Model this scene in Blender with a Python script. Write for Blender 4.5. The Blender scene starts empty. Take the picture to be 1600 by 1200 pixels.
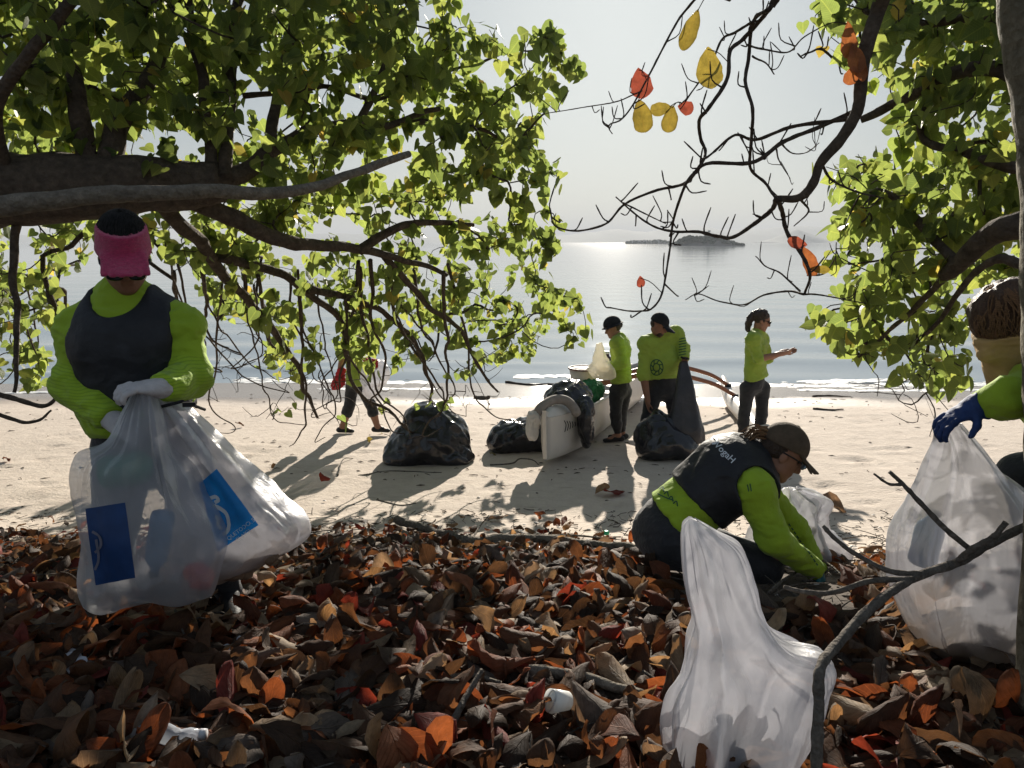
import bpy, math, random
import numpy as np
from mathutils import Vector, Matrix, Euler
from mathutils.bvhtree import BVHTree

rng = np.random.default_rng(7)
random.seed(7)
scene = bpy.context.scene
COL = scene.collection

# ------------------------------------------------------------------ camera, sky, sun, exposure
CAMZ, PITCH, FPX = 2.75, math.radians(10.6), 1186.0
SUN_AZ, SUN_EL = math.radians(7.5), math.radians(19.0)      # azimuth to the right of the view, height

cam_d = bpy.data.cameras.new('camera')
cam = bpy.data.objects.new('camera', cam_d)
COL.objects.link(cam)
cam.location = (0, 0, CAMZ)
cam.rotation_euler = (math.pi / 2 - PITCH, 0, 0)
cam_d.sensor_width = 36.0
cam_d.lens = 36.0 * FPX / 1600.0
cam_d.clip_start = 0.05
cam_d.clip_end = 60000.0
scene.camera = cam

world = bpy.data.worlds.new('World')
scene.world = world
world.use_nodes = True
wn = world.node_tree
wn.nodes.clear()
w_out = wn.nodes.new('ShaderNodeOutputWorld')
w_bg = wn.nodes.new('ShaderNodeBackground')
w_sky = wn.nodes.new('ShaderNodeTexSky')
w_sky.sky_type = 'NISHITA'
w_sky.sun_disc = False
w_sky.sun_elevation = SUN_EL
w_sky.sun_rotation = SUN_AZ
w_sky.air_density = 1.0
w_sky.dust_density = 1.2
w_sky.ozone_density = 2.0
w_hsv = wn.nodes.new('ShaderNodeHueSaturation')
w_hsv.inputs['Saturation'].default_value = 0.9
w_gam = wn.nodes.new('ShaderNodeGamma')
w_gam.inputs['Gamma'].default_value = 0.46
wn.links.new(w_sky.outputs[0], w_hsv.inputs['Color'])
wn.links.new(w_hsv.outputs[0], w_gam.inputs['Color'])
w_wb = wn.nodes.new('ShaderNodeMix'); w_wb.data_type = 'RGBA'; w_wb.blend_type = 'MULTIPLY'
w_wb.inputs['Factor'].default_value = 1.0
_rgba = [i for i in w_wb.inputs if i.type == 'RGBA']
_rgba[1].default_value = (0.89, 0.99, 1.06, 1)            # the camera's cool white balance
wn.links.new(w_gam.outputs[0], _rgba[0])
wn.links.new([o for o in w_wb.outputs if o.type == 'RGBA'][0], w_bg.inputs['Color'])
w_bg.inputs['Strength'].default_value = 0.077
wn.links.new(w_bg.outputs[0], w_out.inputs['Surface'])

sun_d = bpy.data.lights.new('sun', 'SUN')
sun_d.energy = 4.7
sun_d.angle = math.radians(0.6)
sun_d.color = (1.0, 0.92, 0.80)
sun = bpy.data.objects.new('sun', sun_d)
COL.objects.link(sun)
sdir = Vector((math.sin(SUN_AZ) * math.cos(SUN_EL), math.cos(SUN_AZ) * math.cos(SUN_EL), math.sin(SUN_EL)))
sun.rotation_euler = sdir.to_track_quat('Z', 'Y').to_euler()
sun.location = sdir * 40

vs = scene.view_settings
vs.view_transform = 'Standard'
vs.look = 'None'
vs.gamma = 1.0
vs.use_curve_mapping = False
vs.exposure = 1.25
scene.cycles.use_denoising = True
scene.cycles.max_bounces = 8
scene.cycles.transparent_max_bounces = 10
scene.cycles.diffuse_bounces = 3
scene.cycles.glossy_bounces = 3
scene.cycles.transmission_bounces = 5
scene.cycles.volume_bounces = 0
scene.cycles.sample_clamp_indirect = 6.0

# ------------------------------------------------------------------ picture -> place
CP, SP = math.cos(PITCH), math.sin(PITCH)
def ray(u, v):
    cx, cy = (u - 800.0) / FPX, (600.0 - v) / FPX
    return np.array([cx, CP + cy * SP, -SP + cy * CP])
def P(u, v, D):
    d = ray(u, v)
    return np.array([0, 0, CAMZ]) + d * (D / d[1])
def R(px, D):
    return px * D / FPX
def proj(p):
    p = np.atleast_2d(p) - np.array([0, 0, CAMZ])
    dep = p[:, 1] * CP - p[:, 2] * SP
    up = p[:, 1] * SP + p[:, 2] * CP
    return np.stack([800 + FPX * p[:, 0] / dep, 600 - FPX * up / dep, dep], 1)

# ------------------------------------------------------------------ noise
def _hash(i, j, k, seed):
    n = (i * 374761393 + j * 668265263 + k * 2147483647 + seed * 974711) & 0xFFFFFFFF
    n = ((n ^ (n >> 13)) * 1274126177) & 0xFFFFFFFF
    n = n ^ (n >> 16)
    return (n & 0xFFFF) / 32767.5 - 1.0
def vnoise(p, seed=0):
    p = np.asarray(p, dtype=np.float64)
    i = np.floor(p).astype(np.int64)
    f = p - i
    f = f * f * (3 - 2 * f)
    out = 0
    for dx in (0, 1):
        wx = f[:, 0] if dx else 1 - f[:, 0]
        for dy in (0, 1):
            wy = f[:, 1] if dy else 1 - f[:, 1]
            for dz in (0, 1):
                wz = f[:, 2] if dz else 1 - f[:, 2]
                out = out + wx * wy * wz * _hash(i[:, 0] + dx, i[:, 1] + dy, i[:, 2] + dz, seed)
    return out
def fbm(p, octaves=3, seed=0):
    a, s, o = 1.0, 0.0, 0.0
    p = np.asarray(p, dtype=np.float64)
    for q in range(octaves):
        o = o + a * vnoise(p, seed + q * 17)
        s += a
        a *= 0.5
        p = p * 2.03
    return o / s

# ------------------------------------------------------------------ objects
def raw_mesh(name, verts, faces, mats, smooth=True, uv=None, attr=None, fmat=None):
    verts = np.asarray(verts, dtype=np.float32).reshape(-1, 3)
    me = bpy.data.meshes.new(name)
    if isinstance(faces, np.ndarray):
        n, w = faces.shape
        me.vertices.add(len(verts))
        me.vertices.foreach_set('co', verts.ravel())
        me.loops.add(n * w)
        me.loops.foreach_set('vertex_index', faces.astype(np.int32).ravel())
        me.polygons.add(n)
        me.polygons.foreach_set('loop_start', np.arange(0, n * w, w, dtype=np.int32))
    else:
        me.from_pydata([tuple(v) for v in verts], [], [tuple(int(i) for i in f) for f in faces])
    me.update(calc_edges=True)
    for m in (mats if isinstance(mats, (list, tuple)) else [mats]):
        me.materials.append(m)
    if smooth:
        me.polygons.foreach_set('use_smooth', np.ones(len(me.polygons), dtype=bool))
    if fmat is not None:
        me.polygons.foreach_set('material_index', np.asarray(fmat, dtype=np.int32))
    if uv is not None:
        li = np.empty(len(me.loops), dtype=np.int32)
        me.loops.foreach_get('vertex_index', li)
        l = me.uv_layers.new(name='UVMap')
        l.data.foreach_set('uv', np.asarray(uv, dtype=np.float32)[li].ravel())
    if attr is not None:
        for k, vals in attr.items():
            a = me.attributes.new(k, 'FLOAT', 'POINT')
            a.data.foreach_set('value', np.asarray(vals, dtype=np.float32))
    me.validate()
    return me
def tag(o, label=None, cat=None, group=None, kind=None):
    if label: o['label'] = label
    if cat: o['category'] = cat
    if group: o['group'] = group
    if kind: o['kind'] = kind
    return o
def thing(name, loc, label, cat, group=None):
    o = bpy.data.objects.new(name, None)
    o.location = [float(a) for a in loc]
    o.empty_display_size = 0.1
    COL.objects.link(o)
    return tag(o, label, cat, group)
def put(name, me, parent=None, loc=None):
    """link a mesh whose vertices are world coordinates; the object's origin goes to the parent's origin or to loc"""
    o = bpy.data.objects.new(name, me)
    COL.objects.link(o)
    if parent is not None:
        base = Vector(parent.location)
        q = parent.parent
        while q is not None:
            base = base + Vector(q.location)
            q = q.parent
        me.transform(Matrix.Translation(-base))
        o.parent = parent
    elif loc is not None:
        me.transform(Matrix.Translation(-Vector([float(a) for a in loc])))
        o.location = [float(a) for a in loc]
    return o

class MB:
    """collects pieces of ONE mesh"""
    def __init__(self):
        self.v, self.f, self.n = [], [], 0
    def add(self, verts, faces):
        verts = np.asarray(verts, dtype=float).reshape(-1, 3)
        self.v.append(verts)
        self.f.extend([tuple(int(i) + self.n for i in f) for f in faces])
        self.n += len(verts)
        return self
    def tube(self, pts, rad, sides=8, seed=0, rough=0.0):
        v, f = tube(pts, rad, sides, seed, rough)
        return self.add(v, f)
    def box(self, c, s, rz=0.0):
        c = np.asarray(c, float); s = np.asarray(s, float) / 2
        vv = np.array([[x, y, z] for x in (-1, 1) for y in (-1, 1) for z in (-1, 1)]) * s
        ca, sa = math.cos(rz), math.sin(rz)
        vv = np.stack([vv[:, 0] * ca - vv[:, 1] * sa, vv[:, 0] * sa + vv[:, 1] * ca, vv[:, 2]], 1) + c
        return self.add(vv, [(0, 1, 3, 2), (4, 6, 7, 5), (0, 4, 5, 1), (2, 3, 7, 6), (0, 2, 6, 4), (1, 5, 7, 3)])
    def build(self, name, mats, parent=None, loc=None, smooth=True):
        return put(name, raw_mesh(name, np.concatenate(self.v), self.f, mats, smooth), parent, loc)

def smooth_path(pts, n):
    """Catmull-Rom through rows of any width"""
    p = np.asarray(pts, float)
    if len(p) == 2:
        t = np.linspace(0, 1, n)[:, None]
        return p[0] * (1 - t) + p[1] * t
    ext = np.vstack([2 * p[0] - p[1], p, 2 * p[-1] - p[-2]])
    out = []
    for s in np.linspace(0, len(p) - 1, n):
        i = min(int(s), len(p) - 2); t = s - i
        a, b, c, d = ext[i], ext[i + 1], ext[i + 2], ext[i + 3]
        out.append(0.5 * (2 * b + (c - a) * t + (2 * a - 5 * b + 4 * c - d) * t * t + (3 * b - a - 3 * c + d) * t ** 3))
    return np.array(out)
def frames(pts):
    pts = np.asarray(pts, float)
    tan = np.gradient(pts, axis=0)
    tan /= np.linalg.norm(tan, axis=1)[:, None] + 1e-12
    up = np.array([0, 0, 1.0]) if abs(tan[0][2]) < 0.9 else np.array([1.0, 0, 0])
    n0 = np.cross(up, tan[0]); n0 /= np.linalg.norm(n0)
    N, B = [], []
    for t in tan:
        n0 = n0 - t * np.dot(n0, t)
        n0 /= np.linalg.norm(n0) + 1e-12
        N.append(n0); B.append(np.cross(t, n0))
    return tan, np.array(N), np.array(B)
def tube(pts, rad, sides=8, seed=0, rough=0.0):
    pts = np.asarray(pts, float)
    rad = np.broadcast_to(np.asarray(rad, float), (len(pts),)).copy()
    tan, N, B = frames(pts)
    th = np.linspace(0, 2 * math.pi, sides, endpoint=False)
    ring = N[:, None, :] * np.cos(th)[None, :, None] + B[:, None, :] * np.sin(th)[None, :, None]
    rr = np.repeat(rad[:, None], sides, 1)
    if rough:
        q = (pts[:, None, :] + ring * rr[..., None]).reshape(-1, 3)
        sc = 1.6 / max(rad.max(), 0.004)
        rr = rr * (1 + rough * fbm(q * sc * 0.5, 2, seed).reshape(rr.shape))
    v = (pts[:, None, :] + ring * rr[..., None]).reshape(-1, 3)
    f = []
    m = len(pts)
    for i in range(m - 1):
        for j in range(sides):
            k = (j + 1) % sides
            f.append((i * sides + j, i * sides + k, (i + 1) * sides + k, (i + 1) * sides + j))
    f.append(tuple(range(sides - 1, -1, -1)))
    f.append(tuple((m - 1) * sides + j for j in range(sides)))
    return v, f

# ------------------------------------------------------------------ materials
def newmat(name):
    m = bpy.data.materials.new(name)
    m.use_nodes = True
    m.node_tree.nodes.clear()
    return m, m.node_tree.nodes, m.node_tree.links
def N_(nodes, t, **kw):
    n = nodes.new(t)
    for k, v in kw.items():
        setattr(n, k, v)
    return n
def ramp(nodes, stops):
    r = nodes.new('ShaderNodeValToRGB')
    e = r.color_ramp.elements
    while len(e) > 1: e.remove(e[-1])
    e[0].position, e[0].color = stops[0][0], (*stops[0][1], 1)
    for p, c in stops[1:]:
        x = e.new(p); x.color = (*c, 1)
    return r
def mat(name, col, rough=0.6, var=0.25, scale=20.0, bump=0.0, bscale=None, spec=0.3, metal=0.0, trans=0.0, stretch=None, sheen=0.0):
    """principled surface with mottled base colour, fine relief, optional translucency"""
    m, nd, lk = newmat(name)
    out = N_(nd, 'ShaderNodeOutputMaterial')
    b = N_(nd, 'ShaderNodeBsdfPrincipled')
    b.inputs['Roughness'].default_value = rough
    b.inputs['Metallic'].default_value = metal
    b.inputs['Specular IOR Level'].default_value = spec
    if sheen: b.inputs['Sheen Weight'].default_value = sheen
    tc = N_(nd, 'ShaderNodeTexCoord')
    src = tc.outputs['Object']
    if stretch:
        mp = N_(nd, 'ShaderNodeMapping')
        mp.inputs['Scale'].default_value = stretch
        lk.new(src, mp.inputs['Vector']); src = mp.outputs['Vector']
    no = N_(nd, 'ShaderNodeTexNoise')
    no.inputs['Scale'].default_value = scale
    no.inputs['Detail'].default_value = 6
    no.inputs['Roughness'].default_value = 0.65
    lk.new(src, no.inputs['Vector'])
    c = np.array(col, float)
    rp = ramp(nd, [(0.3, tuple(c * (1 - var))), (0.7, tuple(np.minimum(c * (1 + var), 1)))])
    lk.new(no.outputs['Fac'], rp.inputs['Fac'])
    lk.new(rp.outputs['Color'], b.inputs['Base Color'])
    if bump:
        nb = N_(nd, 'ShaderNodeTexNoise')
        nb.inputs['Scale'].default_value = bscale or scale * 3
        nb.inputs['Detail'].default_value = 5
        lk.new(src, nb.inputs['Vector'])
        bp = N_(nd, 'ShaderNodeBump')
        bp.inputs['Strength'].default_value = 1.0
        bp.inputs['Distance'].default_value = bump
        lk.new(nb.outputs['Fac'], bp.inputs['Height'])
        lk.new(bp.outputs['Normal'], b.inputs['Normal'])
    sh = b.outputs[0]
    if trans:
        t = N_(nd, 'ShaderNodeBsdfTranslucent')
        lk.new(rp.outputs['Color'], t.inputs['Color'])
        mx = N_(nd, 'ShaderNodeMixShader')
        mx.inputs['Fac'].default_value = trans
        lk.new(sh, mx.inputs[1]); lk.new(t.outputs[0], mx.inputs[2])
        sh = mx.outputs[0]
    lk.new(sh, out.inputs['Surface'])
    return m
# ------------------------------------------------------------------ the ground
PROF_Y = np.array([-6, 0.0, 1.8, 2.4, 2.9, 3.3, 4.2, 5.0, 5.6, 6.2, 8.0, 9.2, 12.0, 14.7, 17.0, 24.0])
PROF_Z = np.array([1.6, 1.47, 1.37, 1.32, 1.26, 1.16, .89, .67, .53, .45, .355, .30, .15, 0.0, -.13, -.9])
def gz(x, y):
    x = np.asarray(x, float); y = np.asarray(y, float)
    z = np.interp(y, PROF_Y, PROF_Z)
    q = np.stack(np.broadcast_arrays(x * 0.7, y * 0.7, x * 0), -1).reshape(-1, 3)
    n = fbm(q, 2, 3).reshape(np.broadcast(x, y).shape)
    amp = np.interp(y, [-6, 5, 7, 12, 15], [.05, .045, .025, .012, .006])
    return z + n * amp
def gpt(u, v, lift=0.0):
    """where the ray through a pixel meets the ground"""
    d = ray(u, v)
    ts = np.linspace(0.5, 25, 4000)
    pts = np.array([0, 0, CAMZ]) + ts[:, None] * d
    zz = np.interp(pts[:, 1], PROF_Y, PROF_Z)
    i = int(np.argmax(pts[:, 2] < zz))
    p = pts[i]
    p[2] = gz(p[0], p[1]) + lift
    return p

def ground_material():
    m, nd, lk = newmat('sand_and_soil')
    out = N_(nd, 'ShaderNodeOutputMaterial')
    b = N_(nd, 'ShaderNodeBsdfPrincipled')
    geo = N_(nd, 'ShaderNodeNewGeometry')
    sep = N_(nd, 'ShaderNodeSeparateXYZ')
    lk.new(geo.outputs['Position'], sep.inputs[0])
    def noise(sc, det=5, rough=.6, stretch=None):
        n = N_(nd, 'ShaderNodeTexNoise'); n.inputs['Scale'].default_value = sc; n.inputs['Detail'].default_value = det
        n.inputs['Roughness'].default_value = rough
        if stretch:
            mp = N_(nd, 'ShaderNodeMapping'); mp.inputs['Scale'].default_value = stretch
            lk.new(geo.outputs['Position'], mp.inputs['Vector']); lk.new(mp.outputs[0], n.inputs['Vector'])
        else:
            lk.new(geo.outputs['Position'], n.inputs['Vector'])
        return n
    def math_(op, a, b_, clamp=False):
        n = N_(nd, 'ShaderNodeMath', operation=op, use_clamp=clamp)
        for i, q in enumerate((a, b_)):
            if isinstance(q, (int, float)): n.inputs[i].default_value = q
            else: lk.new(q, n.inputs[i])
        return n.outputs[0]
    def mixc(f, a, c):
        n = N_(nd, 'ShaderNodeMix', data_type='RGBA')
        lk.new(f, n.inputs['Factor'])
        for key, q in (('A', a), ('B', c)):
            s = [i for i in n.inputs if i.name == key and i.type == 'RGBA'][0]
            if isinstance(q, tuple): s.default_value = (*q, 1)
            else: lk.new(q, s)
        return [o for o in n.outputs if o.type == 'RGBA'][0]
    big, mid, fine = noise(0.9), noise(7, 6, .7), noise(160, 3, .7)
    streak = noise(3.0, 6, .7, (0.5, 5.0, 1.0))
    sand = ramp(nd, [(.25, (.45, .37, .305)), (.5, (.525, .445, .37)), (.8, (.59, .51, .43))])
    lk.new(mid.outputs['Fac'], sand.inputs['Fac'])
    speck = ramp(nd, [(.30, (.25, .19, .14)), (.37, (1, 1, 1))])
    lk.new(streak.outputs['Fac'], speck.inputs['Fac'])
    mul = N_(nd, 'ShaderNodeMix', data_type='RGBA', blend_type='MULTIPLY')
    mul.inputs['Factor'].default_value = 0.8
    A = [i for i in mul.inputs if i.type == 'RGBA']
    lk.new(sand.outputs[0], A[0]); lk.new(speck.outputs[0], A[1])
    sandc = [o for o in mul.outputs if o.type == 'RGBA'][0]
    soil = ramp(nd, [(.3, (.028, .02, .014)), (.55, (.07, .05, .034)), (.8, (.17, .13, .095))])
    lk.new(mid.outputs['Fac'], soil.inputs['Fac'])
    # soil gives way to sand about 5.5 m out, with a ragged edge
    edge = math_('ADD', sep.outputs['Y'], math_('MULTIPLY', math_('SUBTRACT', big.outputs['Fac'], .5), 1.5))
    edge = math_('ADD', edge, math_('MULTIPLY', math_('SUBTRACT', mid.outputs['Fac'], .5), 1.6))
    mr_ = N_(nd, 'ShaderNodeMapRange'); mr_.inputs['From Min'].default_value = .25; mr_.inputs['From Max'].default_value = 1.4; mr_.inputs['To Max'].default_value = 1.35
    lk.new(sep.outputs['X'], mr_.inputs['Value'])
    edge = math_('ADD', edge, mr_.outputs[0])
    f = N_(nd, 'ShaderNodeMapRange'); f.inputs['From Min'].default_value = 5.0; f.inputs['From Max'].default_value = 5.9
    lk.new(edge, f.inputs['Value'])
    col = mixc(f.outputs[0], soil.outputs[0], sandc)
    # wet towards the water
    wv = math_('ADD', sep.outputs['Y'], math_('MULTIPLY', math_('SUBTRACT', big.outputs['Fac'], .5), 1.6))
    wet = N_(nd, 'ShaderNodeMapRange'); wet.inputs['From Min'].default_value = 11.7; wet.inputs['From Max'].default_value = 12.9
    lk.new(wv, wet.inputs['Value'])
    col = mixc(wet.outputs[0], col, (.21, .17, .14))
    lk.new(col, b.inputs['Base Color'])
    rg = N_(nd, 'ShaderNodeMapRange'); rg.inputs['To Min'].default_value = .95; rg.inputs['To Max'].default_value = .2
    lk.new(wet.outputs[0], rg.inputs['Value'])
    lk.new(rg.outputs[0], b.inputs['Roughness'])
    b.inputs['Specular IOR Level'].default_value = .4
    h = math_('ADD', math_('MULTIPLY', fine.outputs['Fac'], .12), math_('MULTIPLY', mid.outputs['Fac'], .9))
    h = math_('ADD', h, math_('MULTIPLY', noise(26, 4, .6).outputs['Fac'], .5))
    dry = math_('SUBTRACT', 1.0, math_('MULTIPLY', wet.outputs[0], .93))
    h = math_('MULTIPLY', h, dry)
    bp = N_(nd, 'ShaderNodeBump'); bp.inputs['Distance'].default_value = .018; bp.inputs['Strength'].default_value = 1
    lk.new(h, bp.inputs['Height']); lk.new(bp.outputs[0], b.inputs['Normal'])
    lk.new(b.outputs[0], out.inputs['Surface'])
    return m

def grid_mesh(xs, ys, zf):
    X, Y = np.meshgrid(xs, ys)
    Z = zf(X, Y)
    v = np.stack([X, Y, Z], -1).reshape(-1, 3)
    nx, ny = len(xs), len(ys)
    i = (np.arange(ny - 1)[:, None] * nx + np.arange(nx - 1)[None, :]).ravel()
    f = np.stack([i, i + 1, i + nx + 1, i + nx], 1)
    return v, f

xs = np.concatenate([[-400, -120, -50, -25], np.arange(-14, 14.01, .09), [25, 50, 120, 400]])
ys = np.concatenate([[-30, -12], np.arange(-6, 9, .07), np.arange(9, 17.6, .12), [20, 24]])
prints = [(rng.uniform(-6, 6), rng.uniform(6.2, 11.5), rng.uniform(.05, .12), rng.uniform(0, 6.3)) for _ in range(150)]
def ground_z(X, Y):
    z = gz(X, Y)
    for px, py, s, a in prints:                                  # scuffs and footprints
        dx, dy = X - px, Y - py
        near = (np.abs(dx) < .5) & (np.abs(dy) < .5)
        lx, ly = dx * math.cos(a) + dy * math.sin(a), -dx * math.sin(a) + dy * math.cos(a)
        r2 = (lx / (s * 1.6)) ** 2 + (ly / s) ** 2
        z = z + np.where(near, (-.020 * np.exp(-r2 * 1.2) + (.009) * np.exp(-(np.sqrt(r2) - 1.5) ** 2 * 5)), 0)
    return z
gv, gf = grid_mesh(xs, ys, ground_z)
tag(put('beach_ground', raw_mesh('beach_ground', gv, gf, ground_material())), kind='structure')

# ------------------------------------------------------------------ the sea
def sea_material():
    m, nd, lk = newmat('sea_water')
    out = N_(nd, 'ShaderNodeOutputMaterial')
    b = N_(nd, 'ShaderNodeBsdfPrincipled')
    b.inputs['Base Color'].default_value = (.26, .31, .35, 1)
    b.inputs['Roughness'].default_value = .06
    b.inputs['IOR'].default_value = 1.33
    b.inputs['Specular IOR Level'].default_value = .55
    geo = N_(nd, 'ShaderNodeNewGeometry')
    def noise(scale, stretch, det=3):
        mp = N_(nd, 'ShaderNodeMapping'); mp.inputs['Scale'].default_value = stretch
        lk.new(geo.outputs['Position'], mp.inputs['Vector'])
        n = N_(nd, 'ShaderNodeTexNoise'); n.inputs['Scale'].default_value = scale; n.inputs['Detail'].default_value = det
        lk.new(mp.outputs[0], n.inputs['Vector'])
        return n.outputs['Fac']
    a, c, d = noise(.22, (.35, 1, 1), 4), noise(1.6, (.4, 1, 1), 4), noise(.035, (.3, 1, 1), 2)
    h = N_(nd, 'ShaderNodeMath', operation='MULTIPLY_ADD'); lk.new(a, h.inputs[0]); h.inputs[1].default_value = 2.6
    h2 = N_(nd, 'ShaderNodeMath', operation='MULTIPLY'); lk.new(c, h2.inputs[0]); h2.inputs[1].default_value = .25
    lk.new(h2.outputs[0], h.inputs[2])
    h3 = N_(nd, 'ShaderNodeMath', operation='MULTIPLY_ADD'); lk.new(d, h3.inputs[0]); h3.inputs[1].default_value = 4.0
    lk.new(h.outputs[0], h3.inputs[2])
    bp = N_(nd, 'ShaderNodeBump'); bp.inputs['Distance'].default_value = .022; bp.inputs['Strength'].default_value = 1
    sy_ = N_(nd, 'ShaderNodeSeparateXYZ'); lk.new(geo.outputs['Position'], sy_.inputs[0])
    calm = N_(nd, 'ShaderNodeMapRange'); calm.inputs['From Min'].default_value = 40; calm.inputs['From Max'].default_value = 600; calm.inputs['To Min'].default_value = 1.0; calm.inputs['To Max'].default_value = .0
    lk.new(sy_.outputs['Y'], calm.inputs['Value']); lk.new(calm.outputs[0], bp.inputs['Strength'])
    lk.new(h3.outputs[0], bp.inputs['Height']); lk.new(bp.outputs[0], b.inputs['Normal'])
    lk.new(b.outputs[0], out.inputs['Surface'])
    return m
sx = np.concatenate([-np.geomspace(14000, 22, 16), np.arange(-20, 20.1, .35), np.geomspace(22, 14000, 16)])
sy = np.concatenate([np.arange(14.2, 26, .1), np.arange(26, 60, .5), np.geomspace(60, 14000, 40)])
def sea_z(X, Y):
    z = np.zeros_like(X)
    for y0, a, w in ((15.9, .04, .35), (17.4, .035, .5), (20.3, .028, .6), (24.6, .02, .9), (31, .02, 1.2)):
        yy = Y - y0 - .35 * np.sin(X * .31 + y0) - .2 * np.sin(X * .83 + 2 * y0)
        on = np.clip(.5 + .8 * np.sin(X * .17 + y0 * 3), 0, 1)
        z = z + a * on * np.exp(-(yy / w) ** 2) * np.where(yy < 0, 1, 1)
    z = z + .012 * np.sin(Y * 2.1 + X * .3) * np.clip((60 - Y) / 40, 0, 1)
    shore = np.clip((Y - 14.2) / 1.2, 0, 1)
    return z * shore + (-.02 + .006 * np.sin(X * .7)) * (1 - shore) + .004
sv, sf = grid_mesh(sx, sy, sea_z)
tag(put('sea', raw_mesh('sea', sv, sf, sea_material())), kind='structure')

# the last wash of a spent wave: lacy foam, a sheet of bubbles with ragged edges
foam_m = mat('foam', (.82, .82, .8), .5, .1, 60, .01, 120, .5)
fb = MB()
for y0, wd, x0, x1, sd in ((14.75, .30, -12, 12, 1), (15.35, .20, -12, 14, 5), (13.9, .10, -9, 12, 9)):
    x = np.arange(x0, x1, .05)
    for k in range(int(len(x) * 2.2)):
        xc = rng.uniform(x0, x1)
        keep = vnoise(np.array([[xc * .8, sd, 0]]), sd)[0]
        if keep < -.15: continue
        yc = y0 + .3 * math.sin(xc * .31 + y0) + .18 * math.sin(xc * .83) + rng.normal(0, wd * .4)
        r = rng.uniform(.02, .09)
        zc = max(float(sea_z(np.array([[xc]]), np.array([[yc]]))[0, 0]) if yc > 14.2 else -1, float(gz(xc, yc))) + .006
        n = 7
        th = np.linspace(0, 6.283, n, endpoint=False)
        rr = r * (1 + .4 * rng.uniform(-1, 1, n))
        ring = np.stack([xc + rr * np.cos(th) * 2.2, yc + rr * np.sin(th) * .8, np.full(n, zc)], 1)
        top = np.array([[xc, yc, zc + r * .25]])
        fb.add(np.vstack([ring, top]), [(j, (j + 1) % n, n) for j in range(n)])
tag(fb.build('foam', foam_m), 'white foam of spent wavelets along the waterline', 'foam', kind='stuff')

# ------------------------------------------------------------------ far shore
hill_m = mat('far_hill_forest', (.06, .085, .06), .9, .4, .01)
isl_m = mat('island_forest', (.035, .055, .04), .9, .5, .08)
rock_m = mat('island_rock', (.16, .15, .14), .9, .3, .05)
build_m = mat('pale_masonry', (.5, .5, .48), .8, .15, .2)
def ridge(name, pts, D, depth, m, seed, rough=.08):
    """a hill range: crest traced across, falling to the water on both sides"""
    us = np.array([p[0] for p in pts], float); vs_ = np.array([p[1] for p in pts], float)
    uu = np.linspace(us[0], us[-1], 160)
    hh = np.interp(uu, us, vs_)
    X = (uu - 800) / FPX * D
    H = np.maximum((378 - hh) / FPX * D, .5)
    H = H * (1 + rough * fbm(np.stack([X / (D * .012), X * 0, X * 0], 1), 3, seed))
    sec = np.linspace(-1, 1, 15)
    prof = np.maximum(1 - np.abs(sec) ** 1.3, 0)
    V = []
    for s, pr in zip(sec, prof):
        n = fbm(np.stack([X / (D * .02), X * 0 + s * 4, X * 0], 1), 3, seed + 4)
        V.append(np.stack([X, np.full_like(X, D + s * depth), H * pr * (1 + .35 * n * (1 - pr)) - 1.0 * (pr == 0)], 1))
    V = np.concatenate(V)
    nx = len(uu)
    i = (np.arange(len(sec) - 1)[:, None] * nx + np.arange(nx - 1)[None, :]).ravel()
    F = np.stack([i, i + 1, i + nx + 1, i + nx], 1)
    return tag(put(name, raw_mesh(name, V, F, m)), kind='structure')
ridge('hills', [(760, 377), (830, 372), (890, 366), (960, 358), (1010, 362), (1050, 355), (1078, 350), (1120, 360), (1180, 358), (1240, 352), (1300, 358), (1380, 352), (1500, 362), (1640, 370), (1800, 377)], 4600, 700, hill_m, 2)
ridge('hills', [(-500, 377), (-300, 366), (-80, 362), (120, 370), (300, 372), (520, 364), (640, 368), (760, 373), (860, 377)], 5400, 700, hill_m, 8)
ridge('hills', [(1190, 377), (1216, 366), (1236, 357), (1252, 363), (1276, 372), (1300, 377)], 3300, 200, hill_m, 5, .05)

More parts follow.
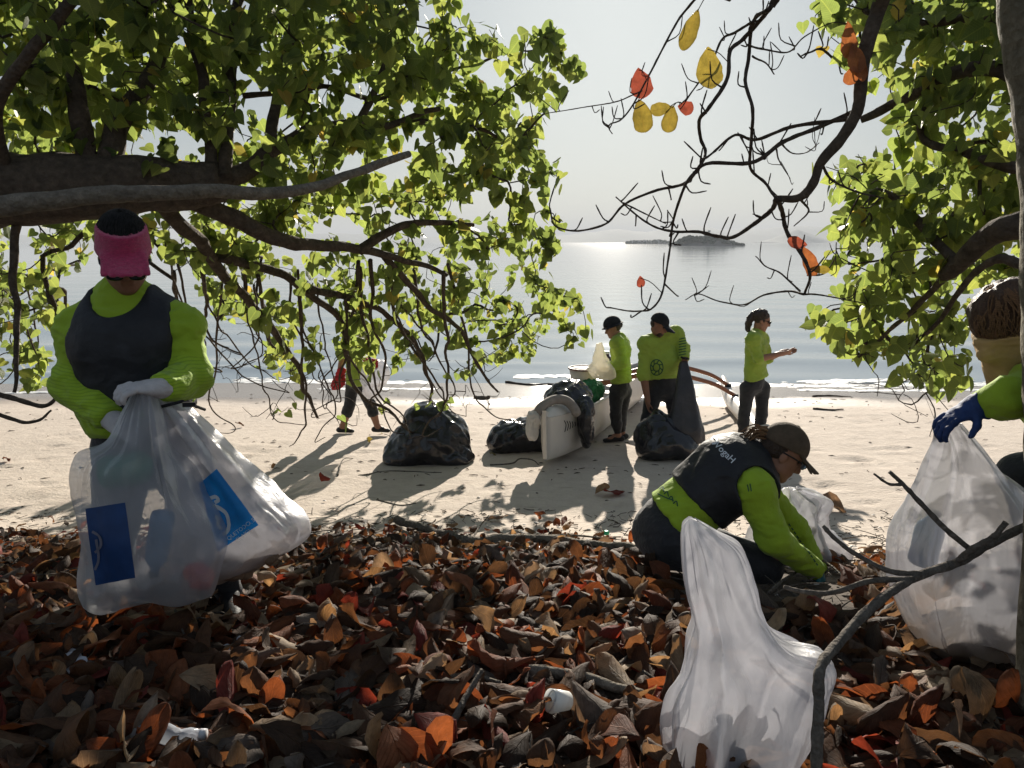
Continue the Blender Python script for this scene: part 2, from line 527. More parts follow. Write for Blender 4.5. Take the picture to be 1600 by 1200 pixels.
def island(name, u0, u1, crest, D, label, seed, ntree, tower=None):
    x0, x1 = (u0 - 800) / FPX * D, (u1 - 800) / FPX * D
    us = [c[0] for c in crest]; hs = [(378.5 - c[1]) / FPX * D for c in crest]
    root = thing(name, ((x0 + x1) / 2, D, 0), label, 'island')
    X = np.linspace(x0, x1, 60); T = np.linspace(-1, 1, 13)
    V = []
    for t in T:
        H = np.interp(800 + X / D * FPX, us, hs) * .8 * (1 - t * t) + .02 * D / 100 * (1 - t * t)
        V.append(np.stack([X, D + t * (x1 - x0) * .18 * np.ones_like(X), H - .5 * (abs(t) == 1)], 1))
    V = np.concatenate(V); nx = 60
    i = (np.arange(12)[:, None] * nx + np.arange(nx - 1)[None, :]).ravel()
    put('rock_base', raw_mesh('rock_base', V, np.stack([i, i + 1, i + nx + 1, i + nx], 1), rock_m), root)
    mb = MB()
    for k in range(ntree):
        x = rng.uniform(x0, x1); t = rng.uniform(-.8, .8)
        h = np.interp(800 + x / D * FPX, us, hs)
        if h < .004 * D * .3: continue
        zb = h * .75 * (1 - t * t)
        r = rng.uniform(.5, 1.15) * D * .0022
        n = 9
        for q in range(3):
            c = np.array([x + rng.normal(0, r * .4), D + t * (x1 - x0) * .18, zb + rng.uniform(0, .25) * h])
            th = np.linspace(0, 6.283, n, endpoint=False)
            vv = [c + np.array([0, 0, r])]
            for ph in (.6, 0., -.7):
                for a in th:
                    s = r * rng.uniform(.75, 1.2)
                    vv.append(c + np.array([math.cos(a) * math.cos(ph), math.sin(a) * math.cos(ph), math.sin(ph)]) * s)
            ff = [(0, 1 + j, 1 + (j + 1) % n) for j in range(n)]
            for rr in range(2):
                ff += [(1 + rr * n + j, 1 + (rr + 1) * n + j, 1 + (rr + 1) * n + (j + 1) % n, 1 + rr * n + (j + 1) % n) for j in range(n)]
            mb.add(vv, ff)
    tag(mb.build('foliage', isl_m, root, smooth=False), kind='stuff')
    if tower:
        u, v0, w = tower
        x = (u - 800) / FPX * D; zt = (378 - v0) / FPX * D
        t = MB(); t.box((x, D, zt / 2), (w / FPX * D, w / FPX * D, zt)); t.box((x, D, zt + .3), (w * 1.3 / FPX * D, w * 1.3 / FPX * D, .6))
        t.build('tower', build_m, root, smooth=False)
    return root
island('wooded_island', 1044, 1154, [(1044, 377), (1052, 373), (1063, 366), (1075, 364), (1090, 365), (1103, 363), (1115, 364), (1128, 368), (1140, 374), (1154, 377)], 560,
       'dark wooded island with a small tower on the horizon', 3, 260, (1102, 356, 3.0))
isl2 = island('flat_island', 976, 1042, [(976, 377), (984, 375), (1010, 374), (1030, 373), (1042, 377)], 1000,
       'low flat island with buildings, left of the wooded one', 6, 110)
for k, (u, v) in enumerate(((985, 374), (994, 373.5), (1003, 372.5), (1012, 373), (1022, 372.5))):
    x = (u - 800) / FPX * 1000; zt = (378 - v) / FPX * 1000
    MB().box((x, 994, zt / 2), (4, 5, zt)).build('building', build_m, isl2, smooth=False)

# the hazy morning air over the bay
def haze_material():
    m, nd, lk = newmat('morning_haze')
    out = N_(nd, 'ShaderNodeOutputMaterial')
    pv = N_(nd, 'ShaderNodeVolumePrincipled')
    pv.inputs['Color'].default_value = (.70, .74, .80, 1)
    pv.inputs['Density'].default_value = HAZE
    pv.inputs['Anisotropy'].default_value = .0
    lk.new(pv.outputs[0], out.inputs['Volume'])
    return m
HAZE = .00032
hz = MB().box((0, 6000, 80), (34000, 34000, 170))
tag(hz.build('haze', haze_material(), smooth=False), 'pale morning haze over the bay', 'haze', kind='stuff')
# ------------------------------------------------------------------ solids from blended distance fields
class Solid:
    def __init__(self, h=.008):
        self.h, self.ops = h, []
    def cone(self, a, b, r1, r2=None, k=.02, cap=None, flat=None, fs=1.0, op='u'):
        """tapered limb a->b; cap=1 cuts it square at b, -1 at a, 2 at both; flat: a direction squeezed by fs"""
        a, b = np.asarray(a, float), np.asarray(b, float)
        r2 = r1 if r2 is None else r2
        r = max(r1, r2) + .03
        lo, hi = np.minimum(a, b) - r, np.maximum(a, b) + r
        ba = b - a; L2 = float(ba @ ba) + 1e-12; L = math.sqrt(L2)
        fl = None if flat is None else np.asarray(flat, float) / np.linalg.norm(flat)
        def fn(p):
            q = p - a
            t = np.clip(q @ ba / L2, 0, 1)
            w = q - t[..., None] * ba
            if fl is not None:
                c = w @ fl
                w = w + (c * (1 / fs - 1))[..., None] * fl
            d = np.sqrt((w * w).sum(-1)) - (r1 + (r2 - r1) * t)
            if fl is not None: d = d * min(1, fs + .25)
            s = q @ ba / L
            if cap in (1, 2): d = np.maximum(d, s - L)
            if cap in (-1, 2): d = np.maximum(d, -s)
            return d
        self.ops.append((op, fn, lo, hi, k)); return self
    def ell(self, c, r, axes=None, k=.02, op='u'):
        c, r = np.asarray(c, float), np.asarray(r, float) * np.ones(3)
        A = np.eye(3) if axes is None else np.asarray(axes, float)
        e = r.max() + .03
        rm = r.min()
        def fn(p):
            q = (p - c) @ A.T / r
            n = np.sqrt((q * q).sum(-1)) + 1e-9
            g = np.sqrt(((q / r) ** 2).sum(-1)) + 1e-9
            return n * (n - 1) / g
        self.ops.append((op, fn, c - e, c + e, k)); return self
    def plane(self, pt, nrm, k=.004):
        """keep the side the normal points away from"""
        pt, nrm = np.asarray(pt, float), np.asarray(nrm, float); nrm = nrm / np.linalg.norm(nrm)
        self.ops.append(('i', lambda p: (p - pt) @ nrm, None, None, k)); return self
    def mesh(self, wrinkle=None):
        h = self.h
        los = np.array([o[2] for o in self.ops if o[0] == 'u']); his = np.array([o[3] for o in self.ops if o[0] == 'u'])
        lo, hi = los.min(0) - h, his.max(0) + h
        n = np.ceil((hi - lo) / h).astype(int) + 2
        d = np.full(n, .5, dtype=np.float32)
        ax = [lo[i] + h * np.arange(n[i]) for i in range(3)]
        for op, fn, l, u, k in self.ops:
            if l is None:
                sl = tuple(slice(0, n[i]) for i in range(3))
            else:
                i0 = np.clip(np.floor((l - lo) / h).astype(int), 0, n); i1 = np.clip(np.ceil((u - lo) / h).astype(int) + 1, 0, n)
                if (i1 <= i0).any(): continue
                sl = tuple(slice(i0[i], i1[i]) for i in range(3))
            g = np.stack(np.meshgrid(*[ax[i][sl[i]] for i in range(3)], indexing='ij'), -1)
            e = fn(g).astype(np.float32)
            c = d[sl]
            if op == 'u':
                m = np.maximum(k - np.abs(c - e), 0) / k
                d[sl] = np.minimum(c, e) - m * m * k * .25
            else:
                if op == 's': e = -e
                m = np.maximum(k - np.abs(c - e), 0) / k
                d[sl] = np.maximum(c, e) + m * m * k * .25
        v, f = surface_nets(d, lo, h)
        for _ in range(1):
            v = relax(v, f, .4)
        if wrinkle is not None:
            v = v + vnormals(v, f) * np.asarray(wrinkle(v))[:, None]
        return v, f
    def build(self, name, m, parent=None, loc=None, wrinkle=None):
        v, f = self.mesh(wrinkle)
        o = put(name, raw_mesh(name, v, f, m), parent, loc)
        o_cache[o.name] = (v, f)
        return o
o_cache = {}
def surface_nets(d, lo, h):
    s = d < 0
    nx, ny, nz = d.shape
    def sh(a, i, j, k): return a[i:nx - 1 + i, j:ny - 1 + j, k:nz - 1 + k]
    cnt = sum(sh(s, i, j, k).astype(np.int8) for i in (0, 1) for j in (0, 1) for k in (0, 1))
    act = (cnt > 0) & (cnt < 8)
    ci = np.argwhere(act)
    idx = np.full(act.shape, -1, dtype=np.int64)
    idx[act] = np.arange(len(ci))
    acc = np.zeros((len(ci), 3)); num = np.zeros(len(ci))
    cor = [(i, j, k) for i in (0, 1) for j in (0, 1) for k in (0, 1)]
    val = {c: d[ci[:, 0] + c[0], ci[:, 1] + c[1], ci[:, 2] + c[2]] for c in cor}
    for a in cor:
        for x in range(3):
            if a[x] == 0:
                b = list(a); b[x] = 1; b = tuple(b)
                va, vb = val[a], val[b]
                m = (va < 0) != (vb < 0)
                t = np.where(m, va / np.where(m, va - vb, 1), 0)
                pnt = np.array(a, float)[None, :].repeat(len(ci), 0)
                pnt[:, x] += t
                acc += pnt * m[:, None]; num += m
    v = lo + h * (ci + acc / np.maximum(num, 1)[:, None])
    F = []
    for x in range(3):
        y, z = (x + 1) % 3, (x + 2) % 3
        a = np.moveaxis(s, (x, y, z), (0, 1, 2)); ix = np.moveaxis(idx, (x, y, z), (0, 1, 2))
        e = a[:-1, 1:-1, 1:-1] != a[1:, 1:-1, 1:-1]
        q = np.argwhere(e)
        if not len(q): continue
        i, j, k = q[:, 0], q[:, 1] + 1, q[:, 2] + 1
        quad = np.stack([ix[i, j - 1, k - 1], ix[i, j, k - 1], ix[i, j, k], ix[i, j - 1, k]], 1)
        flip = ~a[i, j, k]
        quad[flip] = quad[flip][:, ::-1]
        F.append(quad)
    return v, np.concatenate(F)
def relax(v, f, w):
    acc = np.zeros_like(v); n = np.zeros(len(v))
    for a, b in ((0, 1), (1, 2), (2, 3), (3, 0)):
        np.add.at(acc, f[:, a], v[f[:, b]]); np.add.at(n, f[:, a], 1)
        np.add.at(acc, f[:, b], v[f[:, a]]); np.add.at(n, f[:, b], 1)
    return v * (1 - w) + w * acc / np.maximum(n, 1)[:, None]
def vnormals(v, f):
    nf = np.cross(v[f[:, 2]] - v[f[:, 0]], v[f[:, 3]] - v[f[:, 1]])
    n = np.zeros_like(v)
    for i in range(4): np.add.at(n, f[:, i], nf)
    return n / (np.linalg.norm(n, axis=1)[:, None] + 1e-12)

def bvh_of(v, f):
    return BVHTree.FromPolygons([tuple(map(float, a)) for a in v], [tuple(int(i) for i in q) for q in f])
def on_surface(bvh, uvs, lift=.003):
    """points of a surface seen through picture points, a hair in front of it (prints, emblems)"""
    o = Vector((0, 0, CAMZ))
    out, ok = [], []
    for u, v in uvs:
        d = Vector(ray(u, v)).normalized()
        hit = bvh.ray_cast(o, d)
        if hit[0] is None:
            out.append((0, 0, 0)); ok.append(False)
        else:
            n = hit[1] if hit[1].dot(d) < 0 else -hit[1]
            out.append(tuple(hit[0] + n * lift - d * .001)); ok.append(True)
    return np.array(out), np.array(ok)
def print_patch(name, bvh, quad, m, parent, n=14, lift=.003):
    """a printed patch: picture quad (4 corners) laid on a surface"""
    a, b, c, d = [np.array(q, float) for q in quad]
    uv = []
    for i in range(n + 1):
        for j in range(n + 1):
            s, t = j / n, i / n
            uv.append((a * (1 - s) + b * s) * (1 - t) + (d * (1 - s) + c * s) * t)
    v, ok = on_surface(bvh, uv, lift)
    f = []
    for i in range(n):
        for j in range(n):
            q = (i * (n + 1) + j, i * (n + 1) + j + 1, (i + 1) * (n + 1) + j + 1, (i + 1) * (n + 1) + j)
            if all(ok[list(q)]): f.append(q)
    if not f: return None
    return put(name, raw_mesh(name, v, f, m), parent)
def text_mesh(txt, bold=0.0):
    cu = bpy.data.curves.new('lettering', 'FONT')
    cu.body = txt; cu.resolution_u = 3; cu.offset = bold
    o = bpy.data.objects.new('lettering', cu)
    COL.objects.link(o)
    dg = bpy.context.evaluated_depsgraph_get()
    me = bpy.data.meshes.new_from_object(o.evaluated_get(dg))
    v = np.array([tuple(x.co) for x in me.vertices]); f = [tuple(p.vertices) for p in me.polygons]
    bpy.data.objects.remove(o); bpy.data.curves.remove(cu); bpy.data.meshes.remove(me)
    return v, f
def print_text(name, txt, bvh, p0, right, up, size, m, parent, lift=.005, bold=0.01):
    """lettering laid on a surface: p0 picture origin, right/up picture directions, size in pixels"""
    v, f = text_mesh(txt, bold)
    uv = [np.array(p0) + np.array(right) * q[0] * size + np.array(up) * q[1] * size for q in v]
    w, ok = on_surface(bvh, uv, lift)
    f = [q for q in f if all(ok[list(q)])]
    # one object for each letter
    par = list(range(len(w)))
    def root(i):
        while par[i] != i: i = par[i]
        return i
    for q in f:
        for a in q[1:]: par[root(a)] = root(q[0])
    isl = {}
    for q in f: isl.setdefault(root(q[0]), []).append(q)
    for fs in isl.values():
        ids = sorted({a for q in fs for a in q}); mp = {a: k for k, a in enumerate(ids)}
        put(name, raw_mesh(name, w[ids], [tuple(mp[a] for a in q) for q in fs], m, smooth=False), parent)
def print_strokes(name, strokes, bvh, width, m, parent, lift=.004):
    """drawn lines on a surface: each stroke a list of picture points"""
    mb = MB()
    for st in strokes:
        p = smooth_path(st, max(4, 3 * len(st)))
        t = np.gradient(p, axis=0); t /= np.linalg.norm(t, axis=1)[:, None] + 1e-9
        nn = np.stack([-t[:, 1], t[:, 0]], 1) * width / 2
        w, ok = on_surface(bvh, np.concatenate([p + nn, p - nn]), lift)
        k = len(p)
        f = [(i, i + 1, k + i + 1, k + i) for i in range(k - 1) if ok[i] and ok[i + 1] and ok[k + i] and ok[k + i + 1]]
        if f: MB().add(w, f).build(name, m, parent, smooth=False)

# ------------------------------------------------------------------ plastic bags
def film(name, col=(.86, .87, .9), clear=.22, rough=.3, dirt=(.5, .4, .3), dirt_z=None):
    m, nd, lk = newmat(name)
    out = N_(nd, 'ShaderNodeOutputMaterial')
    geo = N_(nd, 'ShaderNodeNewGeometry')
    no = N_(nd, 'ShaderNodeTexNoise'); no.inputs['Scale'].default_value = 9; no.inputs['Detail'].default_value = 5
    lk.new(geo.outputs['Position'], no.inputs['Vector'])
    c = np.array(col)
    rp = ramp(nd, [(.3, tuple(c * .88)), (.7, tuple(np.minimum(c * 1.06, 1)))])
    lk.new(no.outputs['Fac'], rp.inputs['Fac'])
    colr = rp.outputs[0]
    if dirt_z:
        sp = N_(nd, 'ShaderNodeSeparateXYZ'); lk.new(geo.outputs['Position'], sp.inputs[0])
        ad = N_(nd, 'ShaderNodeMath', operation='MULTIPLY_ADD'); lk.new(no.outputs['Fac'], ad.inputs[0]); ad.inputs[1].default_value = .25
        lk.new(sp.outputs['Z'], ad.inputs[2])
        mr = N_(nd, 'ShaderNodeMapRange'); mr.inputs['From Min'].default_value = dirt_z[0] + .12; mr.inputs['From Max'].default_value = dirt_z[1] + .12
        lk.new(ad.outputs[0], mr.inputs['Value'])
        mx = N_(nd, 'ShaderNodeMix', data_type='RGBA')
        lk.new(mr.outputs[0], mx.inputs['Factor'])
        q = [i for i in mx.inputs if i.type == 'RGBA']
        q[0].default_value = (*dirt, 1); lk.new(colr, q[1])
        colr = [o for o in mx.outputs if o.type == 'RGBA'][0]
    nb = N_(nd, 'ShaderNodeTexNoise'); nb.inputs['Scale'].default_value = 14; nb.inputs['Detail'].default_value = 4; nb.inputs['Distortion'].default_value = 1.2
    mp = N_(nd, 'ShaderNodeMapping'); mp.inputs['Scale'].default_value = (1, 1, .35)
    lk.new(geo.outputs['Position'], mp.inputs['Vector']); lk.new(mp.outputs[0], nb.inputs['Vector'])
    bp = N_(nd, 'ShaderNodeBump'); bp.inputs['Distance'].default_value = .012; bp.inputs['Strength'].default_value = .6
    lk.new(nb.outputs['Fac'], bp.inputs['Height'])
    di = N_(nd, 'ShaderNodeBsdfDiffuse'); tr = N_(nd, 'ShaderNodeBsdfTranslucent'); gl = N_(nd, 'ShaderNodeBsdfGlossy'); tp = N_(nd, 'ShaderNodeBsdfTransparent')
    for n in (di, tr): lk.new(colr, n.inputs['Color'])
    gl.inputs['Roughness'].default_value = rough + .1; gl.inputs['Color'].default_value = (.9, .9, .9, 1)
    for n in (di, tr, gl): lk.new(bp.outputs[0], n.inputs['Normal'])
    m1 = N_(nd, 'ShaderNodeMixShader'); m1.inputs[0].default_value = .5; lk.new(di.outputs[0], m1.inputs[1]); lk.new(tr.outputs[0], m1.inputs[2])
    fr = N_(nd, 'ShaderNodeFresnel'); fr.inputs['IOR'].default_value = 1.4; lk.new(bp.outputs[0], fr.inputs['Normal'])
    fm = N_(nd, 'ShaderNodeMath', operation='MULTIPLY'); fm.inputs[1].default_value = .32; lk.new(fr.outputs[0], fm.inputs[0])
    m2 = N_(nd, 'ShaderNodeMixShader'); lk.new(fm.outputs[0], m2.inputs[0]); lk.new(m1.outputs[0], m2.inputs[1]); lk.new(gl.outputs[0], m2.inputs[2])
    m3 = N_(nd, 'ShaderNodeMixShader'); m3.inputs[0].default_value = clear; lk.new(m2.outputs[0], m3.inputs[1]); lk.new(tp.outputs[0], m3.inputs[2])
    lk.new(m3.outputs[0], out.inputs['Surface'])
    return m

def bag_surface(rows, nrow=110, nth=150, pleat=.10, crumple=.012, seed=0, square=.8):
    """rows from the top: (uL, vL, uR, vR, D, thickness, pleat weight): an open-ended film tube, closed at its foot"""
    r = smooth_path(rows, nrow)
    lr = np.random.default_rng(seed)
    ph = lr.uniform(0, 6.28, 8); fr_ = lr.integers(2, 10, 8); wob = lr.uniform(-1.2, 1.2, 8)
    th = np.linspace(0, 2 * math.pi, nth, endpoint=False)
    c_, s_ = np.cos(th), np.sin(th)
    cx = np.sign(c_) * np.abs(c_) ** square; sx_ = np.sign(s_) * np.abs(s_) ** square
    V = []
    for i in range(nrow):
        uL, vL, uR, vR, D, T, pw = r[i]
        a, b = P(uL, vL, D), P(uR, vR, D)
        mid, hv = (a + b) / 2, (b - a) / 2
        t = i / (nrow - 1)
        pl = sum(4 * np.abs((fr_[q] * th + ph[q] + wob[q] * 3 * t) / 6.2832 - np.floor((fr_[q] * th + ph[q] + wob[q] * 3 * t) / 6.2832 + .5)) - 1 for q in range(8)) / 2.6
        g = 1 + pleat * max(pw, 0) * pl
        dv = np.array([0, 1.0, 0])
        V.append(mid + hv * (cx * (1 + .25 * (g - 1)))[:, None] + dv * (sx_ * g * max(T, .006))[:, None] + hv * (.10 * pleat * pw * np.cos(5 * th + ph[0]))[:, None])
    V = np.concatenate(V)
    i = np.arange(nrow - 1)[:, None] * nth; j = np.arange(nth)[None, :]; k = (j + 1) % nth
    F = np.stack([i + j, i + k, i + nth + k, i + nth + j], -1).reshape(-1, 4)
    n = vnormals(V, F)
    # sharp creases: folded planes in random directions, mostly running down from the neck
    w = np.zeros(len(V)); size = max(np.ptp(V[:, 2]), .2)
    warp = np.stack([fbm(V * 3.2 / size + 9 * c, 2, seed + c) for c in range(3)], 1) * .10 * size
    for c in range(9):
        dr = lr.normal(0, 1, 3) * np.array([1, 1, .38 if c < 6 else 1.0]); dr /= np.linalg.norm(dr)
        lam = size * lr.uniform(.16, .6)
        x = ((V + warp) @ dr) / lam + lr.uniform()
        mod = np.clip(.45 + 1.1 * vnoise(V * 3.0 / size, seed + 30 + c), 0, 1)
        w += (2 * np.abs(x - np.floor(x + .5)) - .5) * lam / size * 2.4 * mod
    wid = np.repeat(np.array([np.linalg.norm(P(q[2], q[3], q[4]) - P(q[0], q[1], q[4])) / 2 for q in r]), nth)
    V = V + n * ((crumple * 1.15 * w + crumple * .10 * fbm(V * 22 / size, 2, seed + 3)) * np.clip(wid / (.30 * size), .12, 1))[:, None]
    # close the foot and the top with centre points
    for e, rev in ((0, True), (nrow - 1, False)):
        ring = e * nth + np.arange(nth)
        V = np.vstack([V, V[ring].mean(0)])
        ci = len(V) - 1
        nxt = np.roll(ring, -1)
        tri = np.stack([ring, nxt, np.full(nth, ci), np.full(nth, ci)], 1)
        F = np.vstack([F, tri])
    return V, F
def quads_and_tris(F):
    return [tuple(q[:3]) if q[2] == q[3] else tuple(q) for q in F.tolist()]
def bag(name, rows, m, label, cat='bag', parent=None, base=None, **kw):
    V, F = bag_surface(rows, **kw)
    fl = quads_and_tris(F)
    loc = base if base is not None else (V[:, 0].mean(), V[:, 1].mean(), V[:, 2].min())
    root = thing(name, loc, label, cat)
    put('film', raw_mesh('film', V, fl, m), root)
    return root, V, fl
def lump(name, blobs, m, label, cat, seed=0, h=.016, amp=.05, scale=5.0, floor=None, parent=None, fine=.012, part='film', loc=None):
    """a stuffed sack: blobs (centre, radii) blended, then creased"""
    s = Solid(h)
    for c, r in blobs: s.ell(c, r, k=.09)
    if floor is not None: s.plane((0, 0, floor), (0, 0, -1))
    v, f = s.mesh()
    n = vnormals(v, f)
    rid = 1 - np.abs(fbm(v * scale * np.array([1, 1, .55]), 3, seed)) * 2.4
    rid2 = .35 * (1 - np.abs(fbm(v * scale * 3.1, 2, seed + 9)) * 2.4)
    lr = np.random.default_rng(seed)
    for c in range(7):                                             # drawn-up pleats and folded planes
        dr = lr.normal(0, 1, 3) * np.array([1, 1, .3]); dr /= np.linalg.norm(dr)
        x = (v @ dr) * scale * lr.uniform(.7, 2.2) + .5 * fbm(v * scale * .6, 2, seed + c)
        rid2 = rid2 + (2 * np.abs(x - np.floor(x + .5)) - .5) * 1.3 * np.clip(.4 + vnoise(v * scale * .5, seed + 50 + c), 0, 1)
    keep = np.ones(len(v)) if floor is None else np.clip((v[:, 2] - floor) / .05, 0, 1)
    v = v + n * ((amp * .55 * (rid - .3) + fine * 1.2 * rid2) * keep)[:, None]
    base = loc if loc is not None else (v[:, 0].mean(), v[:, 1].mean(), v[:, 2].min())
    if parent is not None:
        o = put(part, raw_mesh(part, v, f, m), parent)
        return o, v, f
    root = thing(name, base, label, cat)
    put(part, raw_mesh(part, v, f, m), root)
    return root, v, f
# ------------------------------------------------------------------ cloth, skin and gear
def lime_material(name, stripes=False, col=(.36, .53, .035), dark=(.27, .43, .03), sc=26.0):
    m, nd, lk = newmat(name)
    out = N_(nd, 'ShaderNodeOutputMaterial')
    b = N_(nd, 'ShaderNodeBsdfPrincipled'); b.inputs['Roughness'].default_value = .75
    b.inputs['Sheen Weight'].default_value = .15; b.inputs['Specular IOR Level'].default_value = .2
    tc = N_(nd, 'ShaderNodeTexCoord')
    no = N_(nd, 'ShaderNodeTexNoise'); no.inputs['Scale'].default_value = 6; no.inputs['Detail'].default_value = 5
    lk.new(tc.outputs['Object'], no.inputs['Vector'])
    c = np.array(col)
    rp = ramp(nd, [(.3, tuple(c * .86)), (.7, tuple(np.minimum(c * 1.12, 1)))])
    lk.new(no.outputs['Fac'], rp.inputs['Fac'])
    colr = rp.outputs[0]
    if stripes:                                                  # contour-line print on the sleeves only
        wv = N_(nd, 'ShaderNodeTexWave', wave_type='BANDS', bands_direction='Z')
        wv.inputs['Scale'].default_value = sc; wv.inputs['Distortion'].default_value = 11.0
        wv.inputs['Detail'].default_value = 1.0; wv.inputs['Detail Scale'].default_value = .35
        lk.new(tc.outputs['Object'], wv.inputs['Vector'])
        s2 = ramp(nd, [(.12, (1, 1, 1)), (.34, (0, 0, 0))])
        lk.new(wv.outputs['Fac'], s2.inputs['Fac'])
        at = N_(nd, 'ShaderNodeAttribute', attribute_name='print')
        mu = N_(nd, 'ShaderNodeMath', operation='MULTIPLY'); lk.new(s2.outputs[0], mu.inputs[0]); lk.new(at.outputs['Fac'], mu.inputs[1])
        mx = N_(nd, 'ShaderNodeMix', data_type='RGBA'); lk.new(mu.outputs[0], mx.inputs['Factor'])
        q = [i for i in mx.inputs if i.type == 'RGBA']; lk.new(colr, q[0]); q[1].default_value = (*dark, 1)
        colr = [o for o in mx.outputs if o.type == 'RGBA'][0]
    lk.new(colr, b.inputs['Base Color'])
    kn = N_(nd, 'ShaderNodeTexNoise'); kn.inputs['Scale'].default_value = 30; kn.inputs['Detail'].default_value = 6
    lk.new(tc.outputs['Object'], kn.inputs['Vector'])
    bp = N_(nd, 'ShaderNodeBump'); bp.inputs['Distance'].default_value = .008; lk.new(kn.outputs['Fac'], bp.inputs['Height'])
    lk.new(bp.outputs[0], b.inputs['Normal'])
    t = N_(nd, 'ShaderNodeBsdfTranslucent'); lk.new(colr, t.inputs['Color'])
    mx = N_(nd, 'ShaderNodeMixShader'); mx.inputs[0].default_value = .22
    lk.new(b.outputs[0], mx.inputs[1]); lk.new(t.outputs[0], mx.inputs[2])
    lk.new(mx.outputs[0], out.inputs['Surface'])
    return m
M_lime = lime_material('lime_jersey')
M_limeprint = lime_material('lime_jersey_printed', True)
M_limefar = lime_material('lime_jersey_far', False, (.37, .50, .075))  # less saturated copy of the lime, for the shirts farther off
M_black = mat('black_neoprene', (.017, .018, .022), .62, .3, 14, .004, 40, .35)
M_pants = mat('black_leggings', (.02, .021, .025), .7, .3, 18, .004, 60, .25, sheen=.2)
M_skin = mat('tanned_skin', (.30, .15, .095), .55, .12, 30, .001, 200, .35)
M_skin2 = mat('brown_skin', (.24, .115, .07), .55, .12, 30, .001, 200, .35)
M_pink = mat('pink_towelling', (.46, .035, .12), .9, .25, 60, .004, 320, .1, stretch=(1, 1, 3), sheen=.4)
M_hairgrey = mat('greying_hair', (.028, .027, .027), .75, .8, 60, .012, 160, .2, stretch=(6, 1, 1))
M_hair = mat('dark_curly_hair', (.035, .02, .012), .5, .5, 60, .012, 90, .4)
M_hairlight = mat('sunbleached_hair', (.22, .12, .055), .5, .5, 90, .008, 160, .4, stretch=(1, 1, 4))
M_cap = mat('dark_cap_cloth', (.016, .017, .02), .8, .3, 40, .003, 200, .2)
M_olive = mat('olive_brown_cap_cloth', (.095, .07, .048), .85, .25, 22, .004, 90, .2)
M_lens = mat('dark_lens', (.01, .012, .015), .08, .2, 10, 0, None, .8)
M_mirror = mat('mirror_lens', (.35, .5, .6), .12, .2, 10, 0, None, .8, metal=.6)
M_whiteglove = mat('white_latex', (.55, .52, .52), .5, .12, 30, .003, 60, .4, trans=.15)
M_blueglove = mat('blue_rubber_glove', (.018, .04, .13), .7, .35, 22, .003, 60, .25)
M_tealglove = mat('teal_rubber_glove', (.01, .13, .16), .45, .3, 22, .003, 60, .5)
M_yellowglove = mat('yellow_rubber_glove', (.75, .48, .04), .5, .2, 22, .003, 60, .4)
M_gaiter = mat('tan_neck_gaiter', (.46, .31, .13), .8, .15, 14, .004, 40, .2, trans=.1)
M_shoe = mat('black_water_shoe', (.014, .014, .017), .6, .3, 30, .003, 90, .35)
M_white_print = mat('white_print', (.62, .66, .7), .5, .1, 40)
M_dark_print = mat('dark_green_print', (.045, .12, .05), .8, .2, 40)
M_eye = mat('eye_dark', (.02, .015, .012), .2, .1, 40)
M_strap = mat('black_webbing', (.012, .012, .014), .7, .2, 60)
M_hairband = mat('green_hair_tie', (.03, .4, .08), .7, .2, 40)

def unit(a):
    a = np.asarray(a, float); return a / np.linalg.norm(a)
def head_axes(fwd, up):
    f = unit(fwd); l = unit(np.cross(up, f)); u = np.cross(f, l)
    return np.array([f, l, u])
def add_head(S, c, A, s=1.0, k=.02):
    T = lambda x, y, z: np.asarray(c) + s * (A[0] * x + A[1] * y + A[2] * z)
    S.ell(T(-.012, 0, .035), np.array([.098, .076, .09]) * s, A, k)
    S.ell(T(.028, 0, -.025), np.array([.066, .06, .085]) * s, A, .03)
    S.cone(T(.02, .045, -.07), T(.065, .012, -.1), .022 * s, .02 * s, .03)
    S.cone(T(.02, -.045, -.07), T(.065, -.012, -.1), .022 * s, .02 * s, .03)
    S.cone(T(.085, 0, .012), T(.108, 0, -.03), .009 * s, .015 * s, .012)
    S.cone(T(.098, .012, -.036), T(.098, -.012, -.036), .009 * s, None, .008)
    S.cone(T(.08, .03, .03), T(.08, -.03, .03), .013 * s, None, .015)
    S.cone(T(.086, .018, -.06), T(.086, -.018, -.06), .0085 * s, None, .006)
    S.cone(T(.083, .016, -.073), T(.083, -.016, -.073), .0085 * s, None, .006)
    S.ell(T(.078, .03, .008), np.array([.014, .017, .011]) * s, A, .01, 's')
    S.ell(T(.078, -.03, .008), np.array([.014, .017, .011]) * s, A, .01, 's')
    for y in (.076, -.076): S.ell(T(-.004, y, -.012), np.array([.019, .009, .031]) * s, A, .008)
    return T
def add_eyes(root, T, A, s, h=.003):
    for y in (.03, -.03):
        Solid(h).ell(T(.074, y, .008), np.array([.011, .013, .008]) * s, A).build('eye', M_eye, root)
